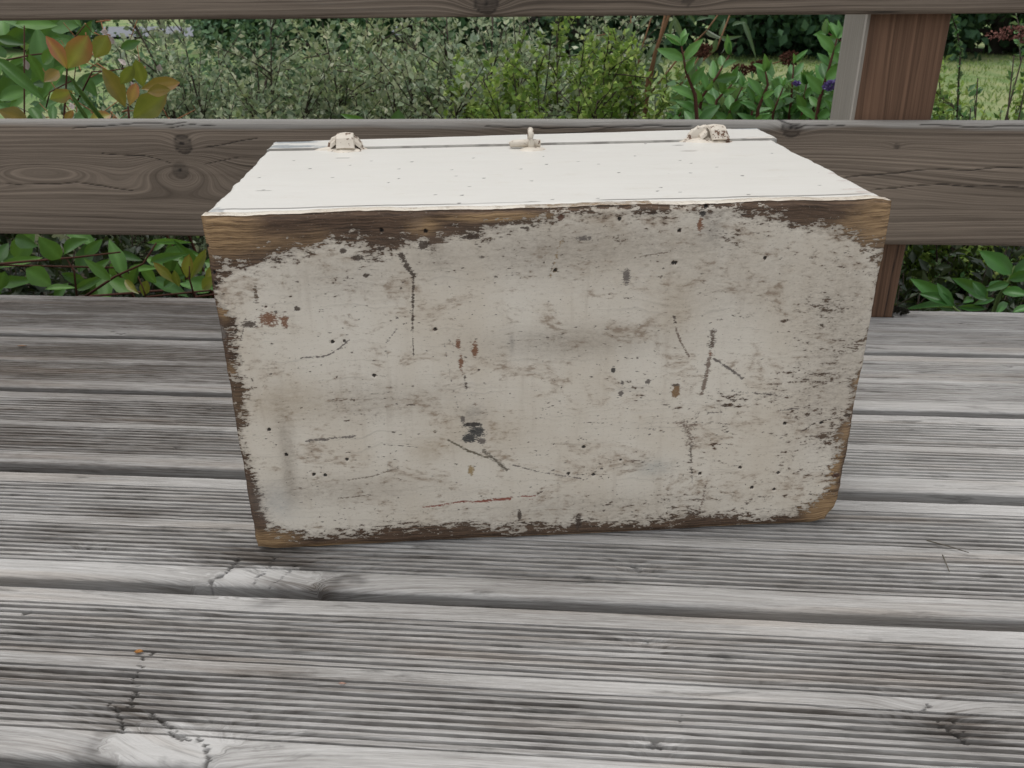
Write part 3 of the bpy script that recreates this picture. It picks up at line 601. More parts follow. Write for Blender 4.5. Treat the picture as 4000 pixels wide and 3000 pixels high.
# --- white boards of the top side
def mat_white():
    s = NT('cream_white_paint')
    bu = s.attr('bu'); bv = s.attr('bv'); wear = s.attr('wear'); sc, sa = s.attra('stain')
    P = s.xyz(bu, bv, 0.0)
    n1 = s.noise(s.mapv(P, (120, 260, 1)), 1.0, 5, .6); n2 = s.noise(s.mapv(P, (10, 60, 1)), 1.0, 5, .6); br = s.noise(s.mapv(P, (9, 520, 1)), 1.0, 4, .6)
    col = s.mix(n2, (.70, .685, .64), (.64, .62, .57)); col = s.mix(s.m('MULTIPLY', s.step(br, .52, .78), .38), col, (.58, .54, .47))
    dd = s.noise(s.mapv(P, (30, 70, 1)), 1.0, 6, .7); col = s.mix(s.m('MULTIPLY', s.step(dd, .55, .75), .30), col, (.52, .46, .37))
    fl = s.step(s.noise(s.mapv(P, (120, 330, 1)), 1.0, 2, .5), .775, .80); col = s.mix(s.m('MULTIPLY', fl, .7), col, (.20, .17, .15))
    ch = s.step(s.m('ADD', wear, s.m('MULTIPLY', s.m('SUBTRACT', n1, .5), 1.1)), .47, .53)
    col = s.mix(ch, col, s.mix(n1, (.16, .11, .08), (.33, .26, .20)))
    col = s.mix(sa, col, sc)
    h = s.m('ADD', s.m('MULTIPLY', br, .35), s.m('MULTIPLY', s.m('SUBTRACT', 1.0, ch), .5))
    return s.out(col, .42, s.bump(h, .5, .0006), .4)
M_WHITE = mat_white()
def zt_(U_, D_):                # the top side rises slightly to the back
    return .2488 + Z0 + D_*.022
def slab_top(name, d0a, d0b, d1a, d1b, th, stp, marks=(), extra=None, uoff=(0, 0), lift=0.0):
    nu = int(CW/stp); nv = max(8, int((d1a-d0a)/stp)); nb_ = 4
    U_, T_ = np.meshgrid(np.linspace(0, CW, nu), np.linspace(0, 1, nv), indexing='ij')
    f = U_/CW; D0 = d0a*(1-f)+d0b*f; D1 = d1a*(1-f)+d1b*f; D_ = D0+(D1-D0)*T_
    e1 = sstep(.02, 0, U_); e2 = sstep(CW-.02, CW, U_)
    UU = U_ + e1*(uoff[0] + (fbm(D_*70, D_*0, 31, 4)-.5)*.0026) + e2*(uoff[1] + (fbm(D_*55, D_*0, 32, 4)-.5)*.0050)
    ed = np.minimum(np.minimum(U_, CW-U_), np.minimum(D_-D0 + (.01 if lift else 0), D1-D_))
    Z = lift + zt_(U_, D_) - .0011*sstep(.0028, 0, ed) + (fbm(U_*20, D_*50, 36, 3)-.5)*.0006
    SC_ = np.zeros(U_.shape+(3,)); SA_ = np.zeros_like(U_)
    fr = fbm(U_*500, D_*900, 41, 4); fb = fbm(U_*160, D_*420, 43, 4)
    wr_ = .03 + .38*sstep(.006, 0, np.minimum(U_, CW-U_))*(fbm(D_*90, U_*90, 44, 3)) 
    for (px, py, rx, ry, c, al, rg) in marks:
        d = ray(px, py); q = CAM + d*((.2505-CAMZ)/d[2]); cu, cd0 = (q-BL)@EU, (q-BL)@ED
        rr = np.sqrt(((U_-cu)/rx)**2 + ((D_-cd0)/ry)**2) + (fb-.5)*rg*1.6
        mk = sstep(1.15, .85, rr)*al*np.clip(1-rg*(1.0-2*fr), 0, 1); mk = np.clip(mk, 0, 1)
        na = SA_+mk*(1-SA_); w = np.where(na > 1e-5, mk/np.maximum(na, 1e-5), 0)[..., None]; SC_ = SC_*(1-w)+np.array(c)*w; SA_ = na
        Z = Z - mk*.0003
    if extra is not None: SC_, SA_ = extra(U_, D_, SC_, SA_)
    idx = np.arange(nu*nv).reshape(nu, nv); Q = np.stack([idx[:-1, :-1], idx[1:, :-1], idx[1:, 1:], idx[:-1, 1:]], -1).reshape(-1, 4)
    per = np.concatenate([idx[:, 0], idx[-1, 1:], idx[-2::-1, -1], idx[0, -2:0:-1]])
    Vt = L(UU, D_, Z).reshape(-1, 3); Vd = np.concatenate([Vt[per] - np.array([0, 0, .00025]), Vt[per] - np.array([0, 0, th])]); n0 = len(Vt); n_ = len(per); k = np.arange(n_); k2 = (k+1) % n_
    Qs = np.concatenate([np.stack([per[k], n0+k, n0+k2, per[k2]], -1), np.stack([n0+k, n0+n_+k, n0+n_+k2, n0+k2], -1)])
    cat = lambda a, e=None: np.concatenate([a.ravel(), np.tile(a.ravel()[per], 2) if e is None else np.full(n_*2, e)])
    seam_shade = np.zeros((n_*2, 4)); seam_shade[:, :3] = CRK_SHADE; seam_shade[:, 3] = np.tile((np.arange(n_) < nu)*(.60 if lift else .0)*(.45+.55*sstep(.35, .6, fbm(U_.ravel()[per]*60, U_.ravel()[per]*0, 71, 3))), 2)  # shade of the seam painted dark into the stain layer on the lid's front edge
    stc = np.concatenate([np.concatenate([SC_.reshape(-1, 3), SA_.reshape(-1, 1)], 1), seam_shade])
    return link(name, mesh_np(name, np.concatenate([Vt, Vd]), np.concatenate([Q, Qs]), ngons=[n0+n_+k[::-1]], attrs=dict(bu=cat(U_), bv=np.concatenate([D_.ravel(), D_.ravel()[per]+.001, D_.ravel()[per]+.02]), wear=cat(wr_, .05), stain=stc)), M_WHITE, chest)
DK = (.05, .042, .038); BLU = (.30, .325, .335); CRK_SHADE = (.10, .085, .075)
specks = []
for q in [(1013, 700), (1030, 743), (1212, 668), (1369, 656), (1560, 668), (1518, 716), (1558, 703), (1610, 643), (1660, 595), (1767, 670), (1782, 693), (1834, 730), (1806, 761), (1793, 788), (1849, 629), (2036, 667), (2078, 709), (2123, 623), (2136, 650), (2338, 649), (2160, 775), (2335, 771), (2417, 680), (2568, 745), (2583, 732), (2657, 748), (2683, 777), (2657, 635), (2700, 646), (2520, 577), (2656, 748), (2697, 680), (2924, 756), (2658, 780), (2898, 781), (3015, 610), (3203, 722), (1074, 827), (1380, 821), (1628, 820), (1915, 814), (2227, 805), (1300, 700), (1450, 640), (1890, 700), (2260, 640), (2480, 620), (2800, 660), (2900, 690), (1150, 640), (1700, 760)]:
    specks.append((*q, .0011, .0009, DK, 1.0, .1))
chips = [(1155, 580, .020, 0.0052, BLU, 1.0, .4), (1090, 593, .010, 0.0042, BLU, .9, .5), (1140, 596, .022, 0.0057, BLU, 1.0, .5), (1085, 573, .004, 0.0052, BLU, .8, .2), (1280, 598, .012, 0.0052, BLU, .7, .5), (1340, 630, .006, .0012, CRK_SHADE, .8, .2), (1032, 745, .006, .0006, CRK_SHADE, .8, .2), (950, 820, .016, .0005, CRK_SHADE, .7, .3), (2650, 582, .005, .0014, CRK_SHADE, .8, .4), (2690, 602, .007, 0.0031, (.45, .42, .38), .8, .3), (835, 820, .005, 0.0078, BLU, .7, .6), (2080, 783, .006, .0008, CRK_SHADE, .7, .3),
         (2920, 525, .022, 0.0078, BLU, 1.0, .3), (2960, 522, .012, 0.0047, (.40, .42, .43), .8, .4), (2990, 560, .020, 0.0052, (.66, .62, .55), .8, .4), (3350, 735, .010, .002, (.55, .45, .40), .6, .6), (3400, 745, .008, .003, (.50, .42, .38), .6, .6), (3280, 680, .006, .002, (.5, .4, .38), .5, .6), (3320, 705, .008, .002, (.50, .43, .40), .5, .6)]
def seam_lines(U_, D_, SC_, SA_):      # hair cracks in the paint along the edge of the base board
    for (ua, ub, d0, al) in ((0.0, .17, .0165, .9), (.155, .21, .0162, .4), (.245, .437, .0165, .9)):
        dd = np.abs(D_-(d0+(fbm(U_*40, U_*0, 51, 3)-.5)*.002)); mk = sstep(.0015, .0006, dd)*sstep(ua-.002, ua+.01, U_)*sstep(ub+.002, ub-.02, U_)*al
        w = mk[..., None]; SC_ = SC_*(1-w)+np.array(CRK_SHADE)*w; SA_ = np.maximum(SA_, mk)
    return SC_, SA_
slab_top('side_board', TH+.0002, TH+.0002, .2085, .2122, .012, .0011, specks+chips, seam_lines, (0.001, -.004))
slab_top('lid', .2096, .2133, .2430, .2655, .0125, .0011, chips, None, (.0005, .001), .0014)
# ends, floor-side board and the rest of the lid rim, plain painted boards
def slab_box(name, u0, u1, d0, d1, z0, z1, d1b=None):
    c = []
    for z in (z0, z1):
        for d in (d0, d1):
            for u_ in (u0, u1):
                dd = d if d1b is None or d == d0 else d1 + (d1b-d1)*u_/CW
                c.append(L(np.array(u_), np.array(dd), np.array(z)))
    V = np.array(c); Q = [(0, 2, 3, 1), (4, 5, 7, 6), (0, 1, 5, 4), (2, 6, 7, 3), (0, 4, 6, 2), (1, 3, 7, 5)]
    n = 8; return link(name, mesh_np(name, V, Q, attrs=dict(bu=np.array([0, .4]*4), bv=np.array([0, 0, .2, .2]*2)*1.0+np.array([0]*4+[.2]*4), wear=np.full(n, .1), stain=np.zeros((n, 4))), smooth=False), M_WHITE, chest)
zi = .2488-.0128
slab_box('end_board', .0025, .0135, TH+.0004, .2080, Z0+.0125, zi)
slab_box('end_board', CW-.0155, CW-.0045, TH+.0004, .2105, Z0+.0125, zi)
slab_box('side_board', .0025, CW-.0045, TH+.0004, .2080, Z0, Z0+.012)
slab_box('lid_panel', .0025, CW-.0045, .2310, .2415, Z0+.0125, zi, .262)
slab_box('lid_rim', .0025, CW-.0045, .2096, .2300, Z0, Z0+.012)
slab_box('lid_rim', .0025, .0135, .2096, .2300, Z0+.0125, zi)
slab_box('lid_rim', CW-.0155, CW-.0045, .2130, .2300, Z0+.0125, zi)

# --- painted hardware
def mat_hardware():
    s = NT('thick_cream_paint_on_iron')
    p = s.pos(); n1 = s.noise(p, 260.0, 5, .65); n2 = s.noise(p, 60.0, 4, .6)
    col = s.mix(n2, (.70, .65, .56), (.58, .50, .41))
    ch = s.step(s.m('ADD', s.m('MULTIPLY', n1, .7), s.m('MULTIPLY', n2, .5)), .645, .675)
    col = s.mix(ch, col, s.mix(n1, (.06, .035, .025), (.22, .12, .07)))
    return s.out(col, .4, s.bump(s.m('SUBTRACT', n2, s.m('MULTIPLY', ch, .6)), .5, .0012), .45)
M_HW = mat_hardware()
def on_top(px, py):
    d = ray(px, py); q = CAM+d*((.2535-CAMZ)/d[2]); return (q-BL)@EU, (q-BL)@ED
def loc(U_, D_, Z_): return L(np.asarray(U_, float), np.asarray(D_, float), np.asarray(Z_, float))
def blobplate(name, cu, cdp, ru, rd, h, seed, parent):
    na, nr = 40, 6; V = []; 
    for r in range(nr+1):
        f = r/nr
        for a in range(na):
            t = 2*math.pi*a/na; w = 1+.32*(fbm(np.array(math.cos(t)*2+5), np.array(math.sin(t)*2+5), seed, 3)-.5)*2
            uu = cu+ru*f*w*math.cos(t); dd = cdp+rd*f*w*math.sin(t)
            V.append(loc(uu, dd, zt_(0, dd) + (h*(1-f**2.2)*(1+.35*(vnoise(np.array(uu*400), np.array(dd*400), seed)-.5)) if r < nr else -.0006)))
    Q = [(r*na+a, (r+1)*na+a, (r+1)*na+(a+1) % na, r*na+(a+1) % na) for r in range(nr) for a in range(na)]
    return link(name, mesh_np(name, V, Q, ngons=[]), M_HW, parent)
def hinge(px, py, skew, seed, su=1.0):
    cu, cdp = on_top(px, py); z0 = float(zt_(0, cdp))
    h = empty('hinge', tuple(loc(cu, cdp, z0))); h.parent = chest; h.location = Vector(h.location)-chest.location
    def put(name, V, Q, G=()):
        o = link(name, mesh_np(name, V, Q, ngons=list(G), smooth=name in ('plate', 'knuckle')), M_HW, h, loc=(0, 0, 0)); o.location = -(Vector(h.location)+chest.location); return o
    # painted-over leaf lying across the seam
    na, nr = 44, 6; V = []
    for r in range(nr+1):
        f = r/nr
        for a in range(na):
            t = 2*math.pi*a/na; w = 1+.55*(float(fbm(np.array(math.cos(t)*2.3+5), np.array(math.sin(t)*2.3+5), seed, 3))-.5)*2
            uu = cu+.021*su*f*w*math.cos(t); dd = cdp+.013*f*w*math.sin(t)
            V.append(loc(uu, dd, zt_(0, dd) + (.0026*(1-f**2.5)*(.8+.5*float(vnoise(np.array(uu*300), np.array(dd*300), seed))) if r < nr else -.0006)))
    put('plate', V, [(r*na+a, (r+1)*na+a, (r+1)*na+(a+1) % na, r*na+(a+1) % na) for r in range(nr) for a in range(na)])
    # half-round knuckle standing across the seam
    R, Tk = .0148, .006; na = 22; V = []
    for j, dd in enumerate((-Tk*.5-.0, -Tk*.3, Tk*.3, Tk*.5)):
        rr = R*(.90 if j in (0, 3) else 1.0)
        for a in range(na):
            t = math.pi*a/(na-1); V.append(loc(cu+rr*math.cos(t)*1.0, cdp+.004+dd, z0+.0005+rr*.80*math.sin(t)+.0006*math.sin(a*2.3+seed)))
    Q = [(j*na+a, j*na+a+1, (j+1)*na+a+1, (j+1)*na+a) for j in range(3) for a in range(na-1)]
    put('knuckle', V, Q, [np.arange(na)[::-1], 3*na+np.arange(na)])
    # strap folded down over the front of the knuckle
    wS = .0072; n = 12; V = []
    us = cu+skew
    path = [(.0072, .0100), (.004, .0132), (.0, .0136), (-.0035, .0126), (-.0058, .0102), (-.0074, .007), (-.0088, .0042), (-.0100, .0022)]
    prof = [(-wS, -.0010), (-wS*.9, .0012), (0, .0020), (wS*.9, .0012), (wS, -.0010), (0, -.0016)]
    for i, (pd, pz) in enumerate(path):
        taper = 1.0+.10*i/7*(1 if skew >= 0 else -1)
        t = np.array(path[min(i+1, 7)])-np.array(path[max(i-1, 0)]); t = t/np.linalg.norm(t); nrm = np.array([t[1], -t[0]])*-1.0
        if nrm[1] < 0 and i < 4: nrm = -nrm
        if i >= 4 and nrm[0] > 0: nrm = -nrm
        for (a, b) in prof:
            V.append(loc(us+a*taper+skew*.55*i/7, cdp+pd+nrm[0]*b, z0+pz*.86+nrm[1]*b))
    K = len(prof); Q = [(i*K+j, i*K+(j+1) % K, (i+1)*K+(j+1) % K, (i+1)*K+j) for i in range(7) for j in range(K)]
    put('strap', V, Q, [np.arange(K)[::-1], 7*K+np.arange(K)])
    # little side tabs of the knuckle
    for sgn in (-1, 1):
        V = []; 
        for i in range(5):
            f = i/4; uu = us+sgn*(wS+.0004+.0050*f); zz = z0+.0075*(1-f*.55)+.0006
            V += [loc(uu, cdp-.0065+.002*f, zz), loc(uu, cdp+.001, zz+.0016), loc(uu, cdp+.001, zz-.002), loc(uu, cdp-.006, zz-.003)]
        Q = [(i*4+j, i*4+(j+1) % 4, (i+1)*4+(j+1) % 4, (i+1)*4+j) for i in range(4) for j in range(4)]
        put('tab', V, Q, [[3, 2, 1, 0], [16, 17, 18, 19]])
    return h
hinge(1348, 585, .001, 3)
hinge(2752, 552, .0075, 9, 1.1)
# staple and the pin pushed through it
cu, cdp = on_top(2075, 584); z0 = float(zt_(0, cdp))
blobplate('staple_plate', cu, cdp-.001, .012, .009, .0022, 4, chest)
pts = [(-.000, -.002), (0, .006), (.0004, .0115), (.0030, .0142), (.0072, .0146), (.0102, .0115), (.0108, .004), (.0108, -.002)]
V, Q, G = tube_np([loc(cu, cdp+a, z0+b) for a, b in pts], [.0027, .0025, .0024, .0024, .0024, .0024, .0025, .0026], 10)
link('staple', mesh_np('staple', V, Q, ngons=G), M_HW, chest)
V, Q, G = tube_np([loc(cu+a, cdp+.0055+b, z0+c) for a, b, c in ((-.0175, .0022, .0028), (-.014, .002, .0038), (-.005, .0008, .0040), (.004, 0, .0040), (.0075, -.0002, .0040), (.0082, -.0002, .0040))], [.0024, .0031, .0033, .0034, .0033, .0026], 10)
link('pin', mesh_np('pin', V, Q, ngons=G), M_HW, chest)

#%%PLANTS%%
# ------------------------------------------------------------------ plants: materials
def mat_leaf(name, top, under, var=.35, rough=.45, trans=.28, spec=.4, obj=False, edge=None):
    s = NT(name)
    r = s.n('ShaderNodeObjectInfo').outputs['Random'] if obj else s.attr('rnd')
    p = s.pos(); n1 = s.noise(p, 60.0, 3, .6)
    back = s.n('ShaderNodeNewGeometry').outputs['Backfacing']
    f = s.m('ADD', s.m('MULTIPLY', s.m('SUBTRACT', r, .5), 2*var), s.m('MULTIPLY', s.m('SUBTRACT', n1, .5), .5))
    k = s.m('ADD', f, 1.0)
    def sc(c): return s.n('ShaderNodeVectorMath', {0: c, 1: s.xyz(s.m('MULTIPLY', k, s.m('ADD', 1.0, s.m('MULTIPLY', f, .35))), k, s.m('MULTIPLY', k, .97))}, operation='MULTIPLY').outputs[0]
    col = s.mix(back, (*top, 1), (*under, 1))
    if edge is not None:
        t = s.attr('lt'); col = s.mix(s.step(s.m('ADD', t, s.m('MULTIPLY', s.m('SUBTRACT', r, .5), .9)), .55, 1.25), col, (*edge, 1))
    if obj:
        vn = s.attr('vein'); col = s.mix(s.m('MULTIPLY', vn, .45), col, tuple(min(1, 1.7*c+.03) for c in top))
    col = sc(col)
    return s.out(col, rough, None, spec, trans, s.mix(.5, col, (.20, .30, .04)))
def mat_bark(name, a, b):
    s = NT(name); p = s.pos(); n = s.noise(s.mapv(p, (1, 1, .3)), 90.0, 4, .6)
    return s.out(s.mix(n, a, b), .8, s.bump(n, .6, .002), .2)
B_DARK = mat_bark('dark_twig_bark', (.030, .022, .018), (.10, .075, .06))
B_RED = mat_bark('red_stem_bark', (.05, .022, .016), (.14, .060, .04))
B_TAN = mat_bark('tan_cane_bark', (.12, .060, .030), (.30, .17, .09))
B_TRUNK = mat_bark('tree_bark', (.03, .026, .022), (.11, .10, .085))
LF_COT = mat_leaf('grey_green_small_leaf', (.265, .335, .205), (.50, .56, .42), .40, .6, .22, .25)
LF_COT2 = mat_leaf('olive_green_small_leaf', (.235, .31, .155), (.46, .51, .34), .40, .6, .22, .25)
LF_BOX = mat_leaf('yellow_green_small_leaf', (.22, .35, .065), (.33, .43, .14), .40, .5, .30, .3)
LF_PHO = mat_leaf('glossy_green_leaf', (.075, .20, .034), (.16, .26, .10), .45, .42, .30, .5, obj=True)
LF_BRZ = mat_leaf('bronze_young_leaf', (.27, .27, .04), (.33, .29, .11), .25, .30, .36, .5, obj=True, edge=(.36, .13, .055))
LF_ORG = mat_leaf('orange_young_leaf', (.36, .225, .050), (.40, .25, .11), .22, .30, .36, .5, obj=True, edge=(.46, .13, .075))
LF_SHR = mat_leaf('fresh_green_leaf', (.095, .250, .060), (.21, .33, .17), .35, .34, .32, .45, obj=True)
LF_SHRJ = mat_leaf('fresh_green_leaf_mass', (.080, .200, .055), (.19, .29, .15), .40, .4, .28, .4)
LF_LAU = mat_leaf('laurel_leaf', (.050, .17, .034), (.12, .24, .08), .30, .36, .30, .5, obj=True)
LF_SHADE = mat_leaf('shade_dark_leaf', (.016, .030, .012), (.03, .045, .022), .5, .45, .10, .35)  # near-black leaf colour stands in for the deep shade under the rail
LF_BUD = mat_leaf('grey_buddleia_leaf', (.115, .170, .105), (.30, .33, .27), .30, .6, .25, .25, obj=True)
LF_TREE = mat_leaf('hedgerow_leaf', (.036, .085, .042), (.055, .105, .06), .55, .6, .18, .2)
LF_TREE2 = mat_leaf('hedgerow_leaf_light', (.115, .215, .115), (.14, .24, .14), .5, .6, .2, .2)
LF_GRASS = mat_leaf('meadow_grass_blade', (.24, .35, .11), (.27, .36, .13), .45, .7, .25, .2)
LF_STRAP = mat_leaf('strap_grass_leaf', (.09, .17, .045), (.12, .2, .08), .2, .4, .3, .4, obj=True)
def mat_plain(name, a, b, sc, rough=.9):
    s = NT(name); n = s.noise(s.pos(), sc, 4, .6); return s.out(s.mix(n, a, b), rough, s.bump(n, .8, .003), .15)
M_SPIKE = mat_plain('spent_brown_flower', (.045, .018, .012), (.17, .075, .050), 220.0)
M_SPIKER = mat_plain('faded_red_flower', (.13, .055, .045), (.33, .16, .13), 220.0)
M_PURP = mat_plain('purple_flower', (.10, .07, .22), (.30, .22, .50), 260.0)
M_PINK = mat_plain('pale_pink_petal', (.60, .50, .46), (.80, .72, .68), 260.0)
M_MOSS = mat_plain('dark_moss', (.012, .013, .009), (.06, .055, .04), 260.0)
M_ROAD = mat_plain('asphalt', (.16, .17, .19), (.24, .25, .28), 3.0)

# ------------------------------------------------------------------ plants: shapes
def norm(a): return a/(np.linalg.norm(a, axis=-1, keepdims=True)+1e-9)
TPL = np.array([(0, 0, 0), (-.5, .45, .10), (0, .5, -.03), (.5, .45, .10), (0, 1, -.10)]); TPT = np.array([(0, 2, 1), (0, 3, 2), (1, 2, 4), (2, 3, 4)])
def leaf_cloud(name, P, D, Nn, Ln, Wd, mat, parent, kind='stuff'):
    N = len(P); D = norm(D); X = norm(np.cross(D, Nn)); Z = np.cross(X, D)
    Ln = np.broadcast_to(Ln, (N,)); Wd = np.broadcast_to(Wd, (N,))
    V = P[:, None] + TPL[None, :, 0, None]*X[:, None]*Wd[:, None, None] + TPL[None, :, 1, None]*D[:, None]*Ln[:, None, None] + TPL[None, :, 2, None]*Z[:, None]*Ln[:, None, None]
    Tt = (TPT[None]+np.arange(N)[:, None, None]*5).reshape(-1, 3)
    rn = np.repeat(rng.random(N), 5)
    o = link(name, mesh_np(name, V.reshape(-1, 3), tris=Tt, attrs=dict(rnd=rn), smooth=True), mat, parent)
    if kind: o['kind'] = kind
    return o
def bush(name, label, x, y, rx, ry, h, nst, ntw, twl, sp, ln, wr, mat, bark, group=None, base=GZ, up=.25, spread=.5, cat='bush', lowcut=0.2, seedv=0, upleaf=.6):
    r = np.random.default_rng(100+seedv)
    root = tag(empty(name, (x, y, base)), label, cat, group)
    paths = []; P = []; D = []; NN = []
    for i in range(nst):
        a = r.uniform(0, 2*math.pi); rad = math.sqrt(r.uniform(.02, 1)); hh = h*(1-.35*rad**2)*r.uniform(.72, 1.04)
        ex = np.array([math.cos(a)*rx*rad, math.sin(a)*ry*rad, hh])
        t = np.linspace(0, 1, 7)[:, None]; b0 = np.array([x, y, base]) + np.array([math.cos(a), math.sin(a), 0])*.06*r.random()
        pt = b0 + ex*np.concatenate([t**1.25, t**1.25, t**(.85)], 1) + np.cumsum(r.normal(0, .010, (7, 3)), 0)
        paths.append((pt, np.linspace(.0055, .0014, 7)*(h/1.2)))
        for k in range(ntw):
            tt = r.uniform(lowcut, 1.0); f = tt*6; i0 = min(int(f), 5); p0 = pt[i0]*(1-(f-i0))+pt[i0+1]*(f-i0)
            ax = norm(pt[i0+1]-pt[i0]); dr = norm(r.normal(0, 1, 3)*spread + ax*.55 + np.array([math.cos(a)*.3, math.sin(a)*.3, up]))
            L_ = twl*r.uniform(.5, 1.25); q = np.linspace(0, 1, 4)[:, None]
            tw = p0 + dr*L_*q + np.array([0, 0, -.10*L_])*q**2 + r.normal(0, .004, (4, 3))*q
            if k % 2 == 0: paths.append((tw, np.linspace(.0018, .0008, 4)*(h/1.2)))
            n = max(2, int(L_/sp)); s_ = np.sort(r.uniform(.05, 1, n)); f = s_*3; i0 = np.minimum(f.astype(int), 2); fr = (f-i0)[:, None]
            pp = tw[i0]*(1-fr)+tw[i0+1]*fr
            rd = r.normal(0, 1, (n, 3)); dd = norm(dr*.55 + norm(np.cross(dr, rd))*.9 + np.array([0, 0, .15]))
            P.append(pp); D.append(dd); NN.append(norm(np.array([0, 0, upleaf]) + r.normal(0, .55, (n, 3))))
    P = np.concatenate(P); D = np.concatenate(D); NN = np.concatenate(NN)
    ok = P[:, 1] > 1.05; P, D, NN = P[ok], D[ok], NN[ok]
    ln_ = ln*r.uniform(.6, 1.2, len(P))
    o = link('branches', tubes_mesh('branches', [p for p in paths if np.all(np.asarray(p[0])[:, 1] > 1.03)], 4), bark, root)
    leaf_cloud('crown', P, D, NN, ln_, ln_*wr, mat, root)
    return root
LEAFM = {}
def leaf_mesh(kind, mat, shape='ovate', nseg=7, fold=.16, curl=.10, variant=0):
    key = (kind, variant)
    if key in LEAFM: return LEAFM[key]
    V = []; lt = []; vein = []
    for i in range(nseg+1):
        t = i/nseg
        w = {'ovate': math.sin(math.pi*min(1, t**.85))**.85*(1-.15*t), 'obov': (math.sin(math.pi*t**1.25)**.8 if 0 < t < 1 else 0), 'lance': math.sin(math.pi*t**.75)**.9, 'strap': min(1, (1-t)*3)*min(1, t*6+.4)}[shape]*.5
        z = -curl*(t-.15)**2*(1+.6*variant) + .02*math.sin(5*t+variant)
        wob = 1+.06*math.sin(i*2.1+variant)
        for sx, zz in ((-1, fold*w), (-.5, fold*w*.45), (0, -.012*(1-t)), (.5, fold*w*.45), (1, fold*w)):
            V.append((sx*w*wob, t, z+zz)); lt.append(t*.7+abs(sx)*.35); vein.append(1.0 if sx == 0 else 0.0)
    Q = [(i*5+j, i*5+j+1, (i+1)*5+j+1, (i+1)*5+j) for i in range(nseg) for j in range(4)]
    me = mesh_np('leaf_'+kind, V, Q, attrs=dict(lt=lt, vein=vein)); me.materials.append(mat); LEAFM[key] = me
    return me
def put_leaf(parent, me, b, t, w, roll=None, face=None):
    b = np.asarray(b, float); t = np.asarray(t, float); d = t-b; L_ = np.linalg.norm(d); d = d/L_
    nrm = face if face is not None else norm(CAM-b) + np.array([0, 0, .55]) + rng.normal(0, .35, 3)
    X = np.cross(d, nrm); X /= np.linalg.norm(X)+1e-9; Z = np.cross(X, d)
    M4 = Matrix(((X[0]*w, d[0]*L_, Z[0]*L_, b[0]), (X[1]*w, d[1]*L_, Z[1]*L_, b[1]), (X[2]*w, d[2]*L_, Z[2]*L_, b[2]), (0, 0, 0, 1)))
    o = bpy.data.objects.new('leaf', me); C.objects.link(o); o.parent = parent
    o.matrix_local = Matrix.Translation(-Vector(parent.location)) @ M4
    return o
def px_leaf(parent, me, bpx, tpx, wpx, Y, dy=0.0):
    b = at(*bpx, Y); t = at(*tpx, Y+dy); w = wpx/FOC*Y*1.05
    face = norm(CAM-b)*1.0 + rng.normal(0, .22, 3) + np.array([0, 0, .25])
    return put_leaf(parent, me, b, t, w, face=face)

# --- road beyond the meadow, on the left
V = [(-60, 28, GZ+.05), (-1.5, 28.5, GZ+.05), (-1.5, 38, GZ+.05), (-60, 37, GZ+.05)]
tag(link('road', mesh_np('road', V, [(0, 1, 2, 3)]), M_ROAD), kind='structure')
# --- meadow grass
N = 26000
gxp = rng.uniform(-4, 16, N); gyp = 5.5+rng.random(N)**1.3*15
gz = GZ + (fbm(gxp*.5, gyp*.5, 3)-.5)*.10*sstep(2, 5, gyp)
dirs = norm(np.stack([rng.normal(0, .6, N), rng.normal(0, .6, N), np.ones(N)], -1)); dens = fbm(gxp*.8, gyp*.8, 9, 3)
ok = dens > .38
leaf_cloud('meadow_grass', np.stack([gxp, gyp, gz-.01], -1)[ok], dirs[ok], rng.normal(0, 1, (N, 3))[ok], (.05+.14*dens**2*rng.random(N))[ok], .014, LF_GRASS, None)
tag(bpy.data.objects['meadow_grass'], 'short rough meadow grass behind the shrubs', 'grass', kind='stuff')
# --- hedgerow trees
def tree(label, x, y, h, rx, ry, n, mat, seed, low=.02):
    r = np.random.default_rng(500+seed); root = tag(empty('hedgerow_tree', (x, y, GZ)), label, 'tree', 'hedgerow trees beyond the meadow')
    tr = [(np.array([[x, y, GZ-.2], [x+.08, y, GZ+h*.3], [x-.05, y+.1, GZ+h*.6], [x, y, GZ+h*.9]]), np.array([.16, .12, .08, .02])*h/5)]
    cl = []
    for k in range(40):
        a = r.uniform(0, 2*math.pi); zf = r.uniform(low, .95) if k % 2 else r.uniform(.0, .22); rad = r.uniform(.35, 1)*math.sqrt(max(.05, 1-abs(max(zf, .3)-.42)**2*2.2))
        c = np.array([x+math.cos(a)*rx*rad, y+math.sin(a)*ry*rad, GZ+h*zf]); cl.append((c, r.uniform(.35, .75)*rx*.55))
        tr.append((np.array([[x, y, GZ+h*zf*.6], (np.array([x, y, GZ+h*zf*.75])+c)/2, c]), np.array([.05, .035, .012])*h/5))
    link('trunk', tubes_mesh('trunk', tr, 5), B_TRUNK, root)
    P = []; NN = []
    for c, rr in cl:
        m_ = n//40; q = norm(r.normal(0, 1, (m_, 3)))*(r.random((m_, 1))**.45)*rr; q[:, 2] *= .8; P.append(c+q); NN.append(norm(q+r.normal(0, .4, (m_, 3))*rr+np.array([0, 0, .4*rr])))
    P = np.concatenate(P); NN = np.concatenate(NN); ok = P[:, 2] > GZ; P, NN = P[ok], NN[ok]
    D = norm(np.cross(NN, r.normal(0, 1, (len(P), 3)))); ln = r.uniform(.12, .26, len(P))*(.8+.05*h)
    leaf_cloud('crown', P, D, NN, ln, ln*.7, mat, root)
